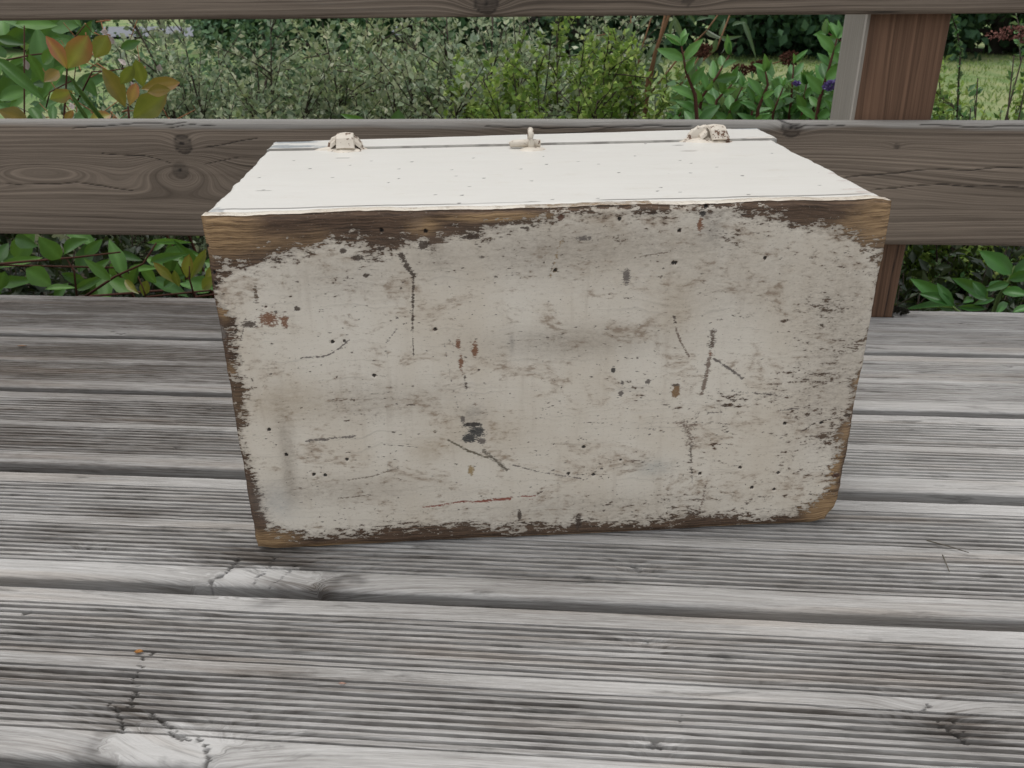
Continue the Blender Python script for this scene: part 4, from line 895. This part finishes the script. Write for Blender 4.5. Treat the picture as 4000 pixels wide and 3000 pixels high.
TREES = [(-20, 24, 8, 3.2, 2.2, 1, 'pale hazy tree at the left end of the far hedgerow'), (-15.0, 23, 7, 2.8, 2.2, 1, 'pale green tree beyond the meadow behind the bronze-leaved shrub'), (-7.2, 22, 7.5, 2.2, 2, 0, 'dark tree beyond the meadow left of centre'), (-3.6, 21, 6, 2.4, 2, 1, 'lighter tree beyond the meadow near centre'),
         (-.2, 20, 7, 2.4, 2, 0, 'dark tree behind the grey-green bushes at centre'), (3.0, 19.5, 6.0, 2.5, 2, 0, 'dark hedgerow tree behind the brown buddleia canes'), (5.9, 19, 6.5, 2.5, 2, 0, 'dark hedgerow tree left of the railing post'), (8.6, 19.5, 6.2, 2.5, 2, 0, 'dark hedgerow tree hidden partly by the railing post'), (11.4, 19, 6.5, 2.5, 2, 0, 'dark hedgerow tree right of the railing post'), (14.3, 19.5, 6.2, 2.6, 2, 0, 'dark hedgerow tree at the right edge')]
for k, (x, y, h, rx, ry, mk, lab) in enumerate(TREES):
    tree(lab, x, y, h, rx, ry, 8000, (LF_TREE, LF_TREE2)[mk], k)

# --- small-leaved grey-green bushes
GB = 'small-leaved grey-green bushes behind the railing'
def bx(px, Y): return float(at(px, 300, Y)[0])
bush('small_leaved_bush', 'grey-green small-leaved bush beside the bronze-leaved shrub', bx(850, 2.3), 2.35, .42, .40, 1.27, 84, 26, .17, .0100, .0205, .62, LF_COT, B_DARK, GB, lowcut=.56, seedv=1)
bush('small_leaved_bush', 'olive-green small-leaved bush behind the left hinge of the chest', bx(1370, 2.45), 2.5, .40, .38, 1.20, 78, 26, .17, .0100, .0205, .62, LF_COT2, B_DARK, GB, lowcut=.56, seedv=2)
bush('small_leaved_bush', 'grey-green small-leaved bush left of the yellow-green bush', bx(1800, 2.2), 2.35, .36, .36, 1.26, 78, 26, .17, .0100, .0205, .62, LF_COT, B_DARK, GB, lowcut=.56, seedv=3)
bush('small_leaved_bush', 'silvery small-leaved bush standing above the yellow-green bush', bx(2190, 2.9), 2.95, .36, .30, 1.30, 53, 20, .20, .0100, .0205, .62, LF_COT, B_DARK, GB, lowcut=.5, seedv=4)
bush('low_green_bush', 'bright yellow-green low bush behind the middle of the chest', bx(2200, 2.0), 2.05, .34, .26, 1.17, 170, 24, .10, .0060, .0175, .7, LF_BOX, B_DARK, seedv=5, up=.6, lowcut=.68)
bush('low_green_bush', 'low green bush right of the post before the meadow', bx(3900, 2.2), 2.25, .36, .28, 1.10, 110, 20, .13, .008, .019, .55, LF_BOX, B_DARK, seedv=6, up=.5, lowcut=.55)
bush('shade_dark_shrub', 'dense shrub in painted shade under the rail behind bright laurel leaves', bx(3700, 1.75), 1.60, .55, .30, .84, 120, 20, .16, .010, .030, .5, LF_SHADE, B_DARK, seedv=7, lowcut=.05)
bush('shade_dark_shrub', 'leafy shrub in painted shade behind the green shoots under the rail, left', bx(350, 1.9), 1.70, .65, .30, .84, 120, 20, .16, .010, .030, .5, LF_SHADE, B_DARK, seedv=8, lowcut=.05)

bush('background_bush', 'blue-green bush further back behind the left small-leaved bushes', bx(900, 4.2), 4.2, .9, .5, 1.10, 60, 16, .26, .016, .040, .5, LF_TREE2, B_DARK, 'blue-green bushes further back', lowcut=.35, seedv=21)
bush('background_bush', 'blue-green bush further back behind the middle of the rail gap', bx(1700, 4.4), 4.4, .8, .5, 1.02, 60, 16, .26, .016, .040, .5, LF_TREE2, B_DARK, 'blue-green bushes further back', lowcut=.35, seedv=22)
# --- leaves of the bronze-leaved shrub on the left, each its own
pho = tag(empty('bronze_leaved_shrub', (-.62, 1.32, GZ)), 'glossy green shrub with bronze young leaves at left behind the railing', 'shrub')
ov = [leaf_mesh('bronze', LF_BRZ, 'obov', variant=v) for v in range(3)]; gr = [leaf_mesh('glossy', LF_PHO, 'ovate', variant=v) for v in range(3)]; og = [leaf_mesh('orange', LF_ORG, 'obov', variant=v) for v in range(3)]; sl = [leaf_mesh('slim', LF_PHO, 'lance', variant=v) for v in range(3)]
for k, (b, t, w) in enumerate([((262, 270), (185, 140), 48), ((264, 268), (345, 142), 78), ((370, 228), (418, 138), 58), ((490, 420), (408, 268), 62), ((505, 415), (532, 322), 38), ((550, 348), (698, 318), 52), ((520, 462), (645, 368), 78), ((560, 340), (532, 238), 46), ((170, 322), (232, 270), 42), ((195, 388), (278, 360), 46), ((-10, 430), (112, 476), 66), ((345, 478), (432, 440), 50), ((575, 360), (660, 350), 40), ((250, 480), (285, 430), 24), ((470, 330), (520, 262), 40)]):
    px_leaf(pho, (og if k in (0, 3, 4, 5, 8, 10, 12, 13) else ov)[k % 3], b, t, w*1.12, 1.17+.02*(k % 4), rng.uniform(-.03, .03))
for k, (b, t, w) in enumerate([((-20, 225), (178, 392), 52), ((60, 95), (225, 88), 62), ((-10, 150), (92, 168), 36), ((-30, 200), (30, 196), 60), ((470, 190), (552, 158), 34), ((110, 210), (180, 330), 40), ((330, 300), (378, 378), 42), ((0, 420), (36, 370), 50), ((170, 250), (215, 180), 46), ((290, 330), (330, 400), 34), ((60, 330), (120, 250), 60), ((120, 420), (165, 480), 40), ((210, 480), (205, 400), 36), ((20, 300), (60, 260), 60)]):
    px_leaf(pho, (gr+sl)[k % 6], b, t, w, 1.26+.06*(k % 4), rng.uniform(-.04, .04))
for k, (b, t, w) in enumerate([((235, 1012), (152, 928), 82), ((-20, 1030), (30, 945), 60), ((0, 1042), (165, 998), 44), ((480, 1080), (428, 928), 62), ((330, 995), (402, 935), 44), ((590, 1025), (712, 988), 40), ((575, 948), (752, 944), 24), ((785, 1070), (688, 940), 46), ((500, 1058), (605, 1038), 36), ((240, 1068), (348, 1108), 48), ((432, 1095), (328, 1010), 46), ((100, 1050), (205, 1115), 90), ((540, 1040), (510, 1120), 40), ((545, 1045), (620, 1110), 46), ((0, 1110), (120, 1090), 50), ((250, 990), (330, 930), 60), ((640, 1040), (560, 1000), 40), ((700, 1010), (770, 1060), 44), ((600, 980), (650, 925), 34), ((300, 1130), (400, 1080), 40), ((60, 930), (130, 960), 60), ((20, 1060), (-10, 1140), 50), ((640, 1120), (720, 1070), 40), ((360, 1060), (430, 1010), 34), ((760, 1130), (700, 1100), 40)]):
    px_leaf(pho, (gr+sl+sl)[k % 9], b, t, w, 1.20+.05*(k % 5), rng.uniform(-.04, .04))
for k, (b, t, w) in enumerate([((690, 1110), (600, 1025), 36), ((730, 1085), (735, 1000), 46), ((745, 1090), (800, 980), 40), ((790, 1130), (830, 1085), 46), ((545, 1150), (480, 1090), 34), ((560, 1155), (570, 1100), 44), ((700, 1120), (680, 1060), 34), ((800, 1100), (850, 1030), 40)]):
    px_leaf(pho, ov[k % 3], b, t, w, 1.18+.03*(k % 3), rng.uniform(-.03, .03))
px_leaf(pho, leaf_mesh('strap', LF_STRAP, 'strap', curl=.2), (430, 500), (250, 278), 17, 1.16); px_leaf(pho, leaf_mesh('strap', LF_STRAP, 'strap'), (345, 470), (262, 345), 15, 1.17)
def pxpath(pts, Y): return np.array([at(x, y, Y if np.isscalar(Y) else Y[i]) for i, (x, y) in enumerate(pts)])
ph = []
for pts, w, Y in [([(510, 560), (505, 470), (500, 415)], 14, 1.24), ([(245, 560), (250, 470), (262, 270), (275, 180)], 9, 1.25), ([(100, 560), (95, 420), (95, 100)], 8, 1.30), ([(-40, 1035), (120, 1020), (300, 1005), (470, 985)], 13, 1.24), ([(330, 1160), (450, 1080), (560, 1030), (610, 950)], 12, 1.25), ([(300, 400), (360, 280), (440, 275), (520, 262)], 7, 1.30), ([(300, 1160), (290, 1060), (260, 1010)], 10, 1.24), ([(760, 1160), (740, 1090), (740, 1040)], 9, 1.19), ([(0, 240), (120, 215), (250, 200), (330, 100)], 7, 1.33), ([(570, 1160), (560, 1130), (540, 1080)], 8, 1.20), ([(180, 420), (195, 360), (290, 310), (300, 220)], 6, 1.3)]:
    p = pxpath(pts, Y); r0 = w/FOC*Y*.5; ph.append((p, np.linspace(r0, r0*.55, len(p))))
base = np.array([-.62, 1.36, GZ-.02])
for tx, ty in ((510, 560), (245, 560), (100, 560), (330, 1160), (300, 1160), (760, 1160), (570, 1160), (-40, 1035)):
    q = at(tx, ty, 1.25); ph.append((np.array([base+np.array([0, .25, 0]), (base*.5+q*.5)+np.array([0, .30, -.05]), q*.8+base*.2+np.array([0, .22, .1]), q]), [.005, .004, .0022, .0016]))
link('branches', tubes_mesh('branches', ph, 6), B_RED, pho)
# fill leaves further inside
for k in range(120):
    if k % 3 < 2:
        b = at(rng.uniform(-350, 330), rng.uniform(60, 520), 1.36+.35*rng.random())
    else:
        b = at(rng.uniform(-350, 860), rng.uniform(900, 1180), 1.32+.30*rng.random())
    d = norm(rng.normal(0, 1, 3)*np.array([1, .6, .7])+np.array([.15, -.1, .25])); L_ = rng.uniform(.045, .085)
    t = b+d*L_
    if t[1] < 1.06 or b[1] < 1.06: continue
    put_leaf(pho, (gr+sl)[k % 6], b, t, L_*rng.uniform(.32, .5))
for k, q in enumerate([(405, 110), (418, 135), (275, 400), (325, 390), (625, 250), (460, 230), (510, 320), (90, 225)]):       # pale petals caught among the leaves
    c = at(*q, 1.30); put_leaf(pho, leaf_mesh('petal', M_PINK, 'obov'), c, c+rng.normal(0, .006, 3)+np.array([0, 0, -.008]), .009).name = 'petal'
# orange dry flower stalks
ps = []
for k in range(26):
    x0 = rng.choice([330, 640, 200, 440]); y0 = rng.choice([95, 260, 420, 440]); a = at(x0+rng.normal(0, 50), y0+rng.normal(0, 30), 1.36); ps.append((np.array([a, a+rng.normal(0, .012, 3), a+rng.normal(0, .022, 3)+np.array([0, 0, .01])]), [.0011, .0009, .0006]))
link('flower_stalks', tubes_mesh('flower_stalks', ps, 4), mat_bark('orange_stalk', (.30, .12, .05), (.5, .26, .14)), pho)['kind'] = 'stuff'
# two leaf tips showing above the middle rail
sh = tag(empty('leafy_shoot', (float(at(1500, 500, 1.2)[0]), 1.2, GZ)), 'two green leaf tips rising just above the middle rail behind the chest', 'shoot')
px_leaf(sh, gr[0], (1470, 500), (1325, 443), 34, 1.16); px_leaf(sh, gr[1], (1545, 560), (1560, 428), 88, 1.16); px_leaf(sh, gr[2], (1560, 600), (1640, 520), 60, 1.17); px_leaf(sh, gr[0], (1480, 640), (1400, 560), 60, 1.17)
link('stem', tubes_mesh('stem', [(np.array([[sh.location.x, 1.2, GZ-.02], at(1530, 900, 1.19), at(1525, 560, 1.165), at(1470, 500, 1.165)]), [.005, .004, .0025, .002]), (np.array([at(1525, 560, 1.165), at(1545, 550, 1.162)]), [.002, .0018])], 6), B_RED, sh)

# --- buddleia: long grey leaves on brown canes
bud = tag(empty('buddleia', (float(at(2480, 500, 2.2)[0]), 2.2, GZ)), 'buddleia with brown canes, long drooping grey leaves and spent flowers', 'shrub')
bl = [leaf_mesh('buddleia', LF_BUD, 'lance', curl=.5, variant=v) for v in range(3)]
canes = [([(2480, 900), (2520, 420), (2560, 200), (2620, 40), (2650, -60)], 17), ([(2470, 900), (2530, 310), (2570, 180), (2600, 50)], 13), ([(2480, 900), (2480, 300), (2510, 180), (2550, 50)], 8), ([(2470, 900), (2468, 340), (2465, 180), (2464, 40)], 7), ([(2500, 900), (2530, 380), (2640, 240), (2760, 120), (2810, 50)], 8), ([(2460, 900), (2470, 350), (2420, 180), (2390, 130), (2330, 140)], 7), ([(2650, 900), (2640, 420), (2740, 240), (2800, 190), (2850, 60)], 9)]
for pts, w in canes:
    p = pxpath(pts, 2.2); r0 = w/FOC*2.2*.5; q = [np.array([bud.location.x, 2.2, GZ-.02])]+list(p)
    link('cane', tubes_mesh('cane', [(np.array(q), np.concatenate([[r0*1.3], np.linspace(r0*1.2, r0*.6, len(p))]))], 6), B_TAN, bud)
for k, (b, t, w) in enumerate([((2470, 85), (2445, 180), 20), ((2500, 100), (2540, 60), 16), ((2395, 130), (2440, 200), 18), ((2420, 180), (2450, 250), 16), ((2380, 130), (2330, 180), 16), ((2630, 60), (2670, 170), 22), ((2640, 70), (2600, 160), 18), ((2560, 170), (2520, 240), 18), ((2590, 170), (2620, 240), 16), ((2800, 150), (2770, 230), 24), ((2815, 140), (2865, 200), 22), ((2810, 140), (2835, 90), 18), ((2820, 150), (2870, 150), 16), ((2760, 110), (2790, 160), 18), ((2900, 80), (2945, 175), 16), ((2860, 100), (2900, 80), 14), ((2470, 210), (2430, 260), 18), ((2400, 230), (2390, 300), 20), ((2380, 260), (2350, 330), 20), ((2420, 300), (2370, 350), 22), ((2500, 300), (2450, 340), 18), ((2560, 250), (2600, 290), 18), ((2450, 280), (2490, 330), 16), ((2430, 340), (2400, 420), 20), ((2390, 340), (2420, 400), 18), ((2350, 330), (2370, 400), 18), ((2300, 130), (2260, 110), 14), ((2320, 150), (2280, 190), 14), ((2330, 180), (2300, 250), 14), ((2490, 140), (2470, 200), 12), ((2510, 180), (2500, 240), 12), ((2740, 220), (2720, 280), 18), ((2750, 220), (2800, 270), 18), ((2690, 60), (2720, 90), 14), ((2720, 80), (2760, 60), 14)]):
    px_leaf(bud, bl[k % 3], b, t, w*.95, 2.14+.05*(k % 3), rng.uniform(-.06, .06))
for k in range(60):
    b = at(rng.uniform(2330, 2700), rng.uniform(240, 480), 2.15+.3*rng.random()); d = norm(rng.normal(0, 1, 3)+np.array([0, 0, -.1])); put_leaf(bud, bl[k % 3], b, b+d*rng.uniform(.035, .07), .012)
def spike(parent, px, py, wpx, hpx, Y, mat, name='flower_head', ang=0.0):
    c = at(px, py, Y); a = wpx/FOC*Y*.5; b = hpx/FOC*Y*.5; V = []; T3 = []; r = np.random.default_rng(int(px))
    n = 260 if wpx > 20 else 60; q = norm(r.normal(0, 1, (n, 3)))*(r.random((n, 1))**.3)
    ca, sa = math.cos(ang), math.sin(ang); p = np.stack([q[:, 0]*a*ca - q[:, 2]*b*sa, q[:, 1]*b, q[:, 0]*a*sa+q[:, 2]*b*ca], -1)+c
    o = leaf_cloud(name, p, norm(q+r.normal(0, .4, (n, 3))), r.normal(0, 1, (n, 3)), .007*Y/2, .005*Y/2, mat, parent, kind=None)
    return o
spike(bud, 2745, 195, 66, 40, 2.05, M_SPIKE); spike(bud, 2890, 275, 62, 36, 2.05, M_SPIKE); spike(bud, 2962, 262, 56, 34, 2.05, M_SPIKE); spike(bud, 3085, 228, 64, 40, 2.05, M_SPIKE)
link('cane', tubes_mesh('cane', [(np.concatenate([[[bud.location.x, 2.2, GZ-.02]], pxpath([(2700, 900), (2660, 330), (2720, 240), (2745, 200)], 2.08)]), [.006, .004, .0025, .002, .0015])], 5), B_TAN, bud)
link('cane', tubes_mesh('cane', [(np.concatenate([[[bud.location.x, 2.2, GZ-.02]], pxpath([(2800, 900), (2800, 330), (2880, 300), (2960, 265), (3085, 230)], 2.08)]), [.006, .004, .0025, .002, .0015, .0012])], 5), B_TAN, bud)

# --- fresh green shrub left of the post
shr = tag(empty('green_shrub', (float(at(2980, 500, 1.75)[0]), 1.75, GZ)), 'fresh green leafy shrub growing left of the railing post', 'shrub')
gl = [leaf_mesh('fresh', LF_SHR, 'ovate', variant=v) for v in range(3)]
stems = [[(2740, 700), (2715, 370), (2680, 280), (2662, 180)], [(2700, 700), (2740, 380), (2800, 300), (2850, 215)], [(2740, 700), (2800, 390), (2860, 330)], [(3100, 700), (3180, 420), (3260, 280), (3300, 170), (3235, 130)], [(3050, 700), (3090, 400), (3100, 250)], [(2950, 700), (2960, 430), (3000, 330), (2990, 280)], [(3150, 700), (3200, 400), (3240, 260), (3270, 150)], [(2850, 700), (2850, 440), (2900, 340)], [(3000, 700), (3020, 440), (3060, 340)], [(2650, 700), (2640, 470), (2690, 400)], [(3200, 700), (3260, 470), (3280, 400)], [(3250, 700), (3300, 380), (3290, 250)], [(2900, 700), (2930, 470), (2950, 400)], [(3100, 700), (3130, 470), (3150, 330)]]
sp_ = []
for si, pts in enumerate(stems):
    Y = 1.62+.05*(si % 5); p = pxpath(pts, Y); sp_.append((np.concatenate([[[shr.location.x, 1.75, GZ-.02]], p]), np.linspace(.0055, .0014, len(p)+1)))
    cum = np.concatenate([[0], np.cumsum(np.linalg.norm(np.diff(p, axis=0), axis=1))]); tot = cum[-1]
    for q in np.arange(tot, max(0, tot-.24), -.024):
        c = np.array([np.interp(q, cum, p[:, i]) for i in range(3)]); i0 = min(np.searchsorted(cum, q, 'right')-1, len(p)-2); ax = norm(p[i0+1]-p[i0])
        endw = q > tot-.012
        for sgn in range(4 if endw else 2):
            rd = norm(np.cross(ax, rng.normal(0, 1, 3))); d = norm(ax*(.9 if endw else .55)+rd*.85+np.array([0, 0, .08])); L_ = rng.uniform(.030, .054)*(.75 if endw else 1)
            put_leaf(shr, gl[(si+sgn) % 3], c, c+d*L_, L_*rng.uniform(.36, .48))
link('branches', tubes_mesh('branches', sp_, 5), B_RED, shr)
n = 1500; P = np.array([at(rng.uniform(2640, 3330), 310+210*rng.random()**.7, 1.78+.35*rng.random()) for _ in range(n)])
leaf_cloud('crown', P, rng.normal(0, 1, (n, 3))+np.array([0, 0, .2]), rng.normal(0, .5, (n, 3))+np.array([0, -.2, .8]), rng.uniform(.025, .05, n), rng.uniform(.012, .022, n), LF_SHRJ, shr)
P = np.array([at(rng.uniform(2640, 3500), 520+500*rng.random(), 1.70+.45*rng.random()) for _ in range(n)])
leaf_cloud('crown', P, rng.normal(0, 1, (n, 3)), rng.normal(0, .5, (n, 3))+np.array([0, 0, .8]), rng.uniform(.025, .05, n), rng.uniform(.012, .022, n), LF_SHRJ, shr)
spike(shr, 3250, 332, 62, 24, 1.60, M_PURP, ang=.3); spike(shr, 3112, 325, 12, 5, 1.65, M_PURP)

# --- climber stem, dark shrub with a red spike at the right edge
cl_ = tag(empty('climbing_stem', (float(at(3745, 520, 1.9)[0]), 1.9, GZ)), 'thin leafy upright stem beside the post against the meadow', 'stem')
sp1 = pxpath([(3740, 900), (3738, 480), (3745, 300), (3752, 200), (3738, 120), (3718, 60), (3700, 0)], 1.9)
link('stem', tubes_mesh('stem', [(np.concatenate([[[cl_.location.x, 1.9, GZ-.02]], sp1]), [.004, .003, .0022, .002, .0018, .0015, .0012, .0008])], 5), B_DARK, cl_)
tt = rng.random(190)*6; i0 = np.minimum(tt.astype(int), 5); P = sp1[i0]*(1-(tt-i0))[:, None]+sp1[i0+1]*(tt-i0)[:, None]
leaf_cloud('leaves', P, rng.normal(0, 1, (190, 3)), rng.normal(0, 1, (190, 3))+np.array([0, 0, .6]), rng.uniform(.006, .013, 190), .007, LF_SHRJ, cl_)
rs = bush('dark_leaved_shrub', 'dark-leaved shrub with a faded red flower spike at the right edge', bx(4130, 2.0), 2.0, .22, .2, 1.20, 34, 13, .13, .009, .022, .5, LF_SHRJ, B_DARK, seedv=12, up=.4, cat='shrub')
spike(rs, 3960, 128, 175, 34, 1.85, M_SPIKER, ang=.08); spike(rs, 4060, 150, 120, 30, 1.85, M_SPIKER, ang=.2)
# --- laurel shoots under the rail on the right
lau = tag(empty('laurel_shoot', (float(at(3800, 1200, 1.3)[0]), 1.34, GZ)), 'bright green laurel shoots with glossy leaves under the rail at right', 'shrub')
ll = [leaf_mesh('laurel', LF_LAU, 'ovate', fold=.22, variant=v) for v in range(3)]
for k, (b, t, w) in enumerate([((3952, 1072), (3828, 975), 74), ((3955, 1070), (4090, 1000), 62), ((3855, 1168), (3742, 1086), 62), ((3850, 1160), (3800, 1098), 40), ((3866, 1140), (3915, 1090), 46), ((3722, 1200), (3562, 1083), 66), ((3722, 1198), (3660, 1102), 40), ((3725, 1205), (3548, 1190), 38), ((3740, 1200), (3862, 1206), 28), ((3915, 1140), (4020, 1148), 50), ((3940, 1108), (3850, 1130), 34), ((3955, 1222), (4050, 1188), 40), ((3730, 1195), (3590, 1140), 50), ((3760, 1185), (3810, 1160), 30), ((3730, 1210), (3640, 1160), 44), ((3930, 1180), (3890, 1230), 30), ((3940, 1090), (4060, 1060), 44), ((3800, 1190), (3900, 1160), 26)]):
    px_leaf(lau, ll[k % 3], b, t, w, 1.15+.04*(k % 3), rng.uniform(-.03, .03))
link('stem', tubes_mesh('stem', [(np.concatenate([[[lau.location.x, 1.34, GZ-.02]], pxpath([(3830, 1400), (3900, 1160), (3945, 1090), (3965, 1040)], 1.2)]), [.006, .005, .003, .0025, .002]), (pxpath([(3830, 1400), (3770, 1240), (3722, 1200)], 1.19), [.004, .003, .002])], 6), mat_bark('green_stem', (.08, .14, .04), (.14, .2, .07)), lau)
# --- moss clump and litter on the deck
mc = ground(3505, 1226); n = 160
q = norm(rng.normal(0, 1, (n, 3)))*rng.random((n, 1))**.4*np.array([.011, .006, .006]); q[:, 2] = np.abs(q[:, 2])
me = leaf_cloud('moss_clump', q+np.array([mc[0], mc[1], .0005]), q+rng.normal(0, .003, (n, 3))+np.array([0, 0, .003]), rng.normal(0, 1, (n, 3)), .005, .003, M_MOSS, None, kind=None)
tag(me, 'small dark moss clump at the foot of the railing post', 'moss')
def twig(label, pts, r, mat, name='dry_stem', lift=.0012):
    p = np.array([ground(*q)+np.array([0, 0, lift+r]) for q in pts]); tag(link(name, tubes_mesh(name, [(p, np.linspace(r, r*.6, len(p)))], 6), mat), label, 'twig')
M_TW = mat_bark('dry_grass_stem', (.07, .06, .045), (.17, .15, .12))
twig('longer thin dry stem lying on the planks right of the chest', [(3618, 2118), (3700, 2140), (3782, 2166)], .0005, M_TW)
twig('short thin dry stem lying on the planks right of the chest', [(3680, 2176), (3695, 2212), (3706, 2241)], .0005, M_TW)
M_CR = mat_plain('orange_resin', (.30, .12, .03), (.5, .25, .09), 500.0)
def crumb(label, px, py, a, b, mat, name='crumb', cat='crumb'):
    c = ground(px, py); r = np.random.default_rng(int(px)); V = []
    for i in range(5):
        t = math.pi*i/4-math.pi/2
        for j in range(7): 
            f = j/7*2*math.pi; k = 1+r.uniform(-.25, .25); V.append((c[0]+a*math.cos(t)*math.cos(f)*k, c[1]+b*math.cos(t)*math.sin(f)*k, .0008+b*.6*(1+math.sin(t))))
    Q = [(i*7+j, i*7+(j+1) % 7, (i+1)*7+(j+1) % 7, (i+1)*7+j) for i in range(4) for j in range(7)]
    tag(link(name, mesh_np(name, V, Q), mat), label, cat)
crumb('small orange resin crumb on the nearest plank at left', 545, 2552, .0028, .0016, M_CR)
crumb('tiny pinkish wood chip on the nearest plank', 1338, 2675, .0026, .0008, mat_plain('pink_chip', (.35, .2, .15), (.5, .33, .27), 400.0), 'wood_chip', 'chip')
crumb('tiny reddish leaf scrap on a plank at the far left', 88, 1355, .0055, .0014, mat_plain('dry_scrap', (.22, .13, .08), (.38, .26, .18), 400.0), 'leaf_scrap', 'scrap')
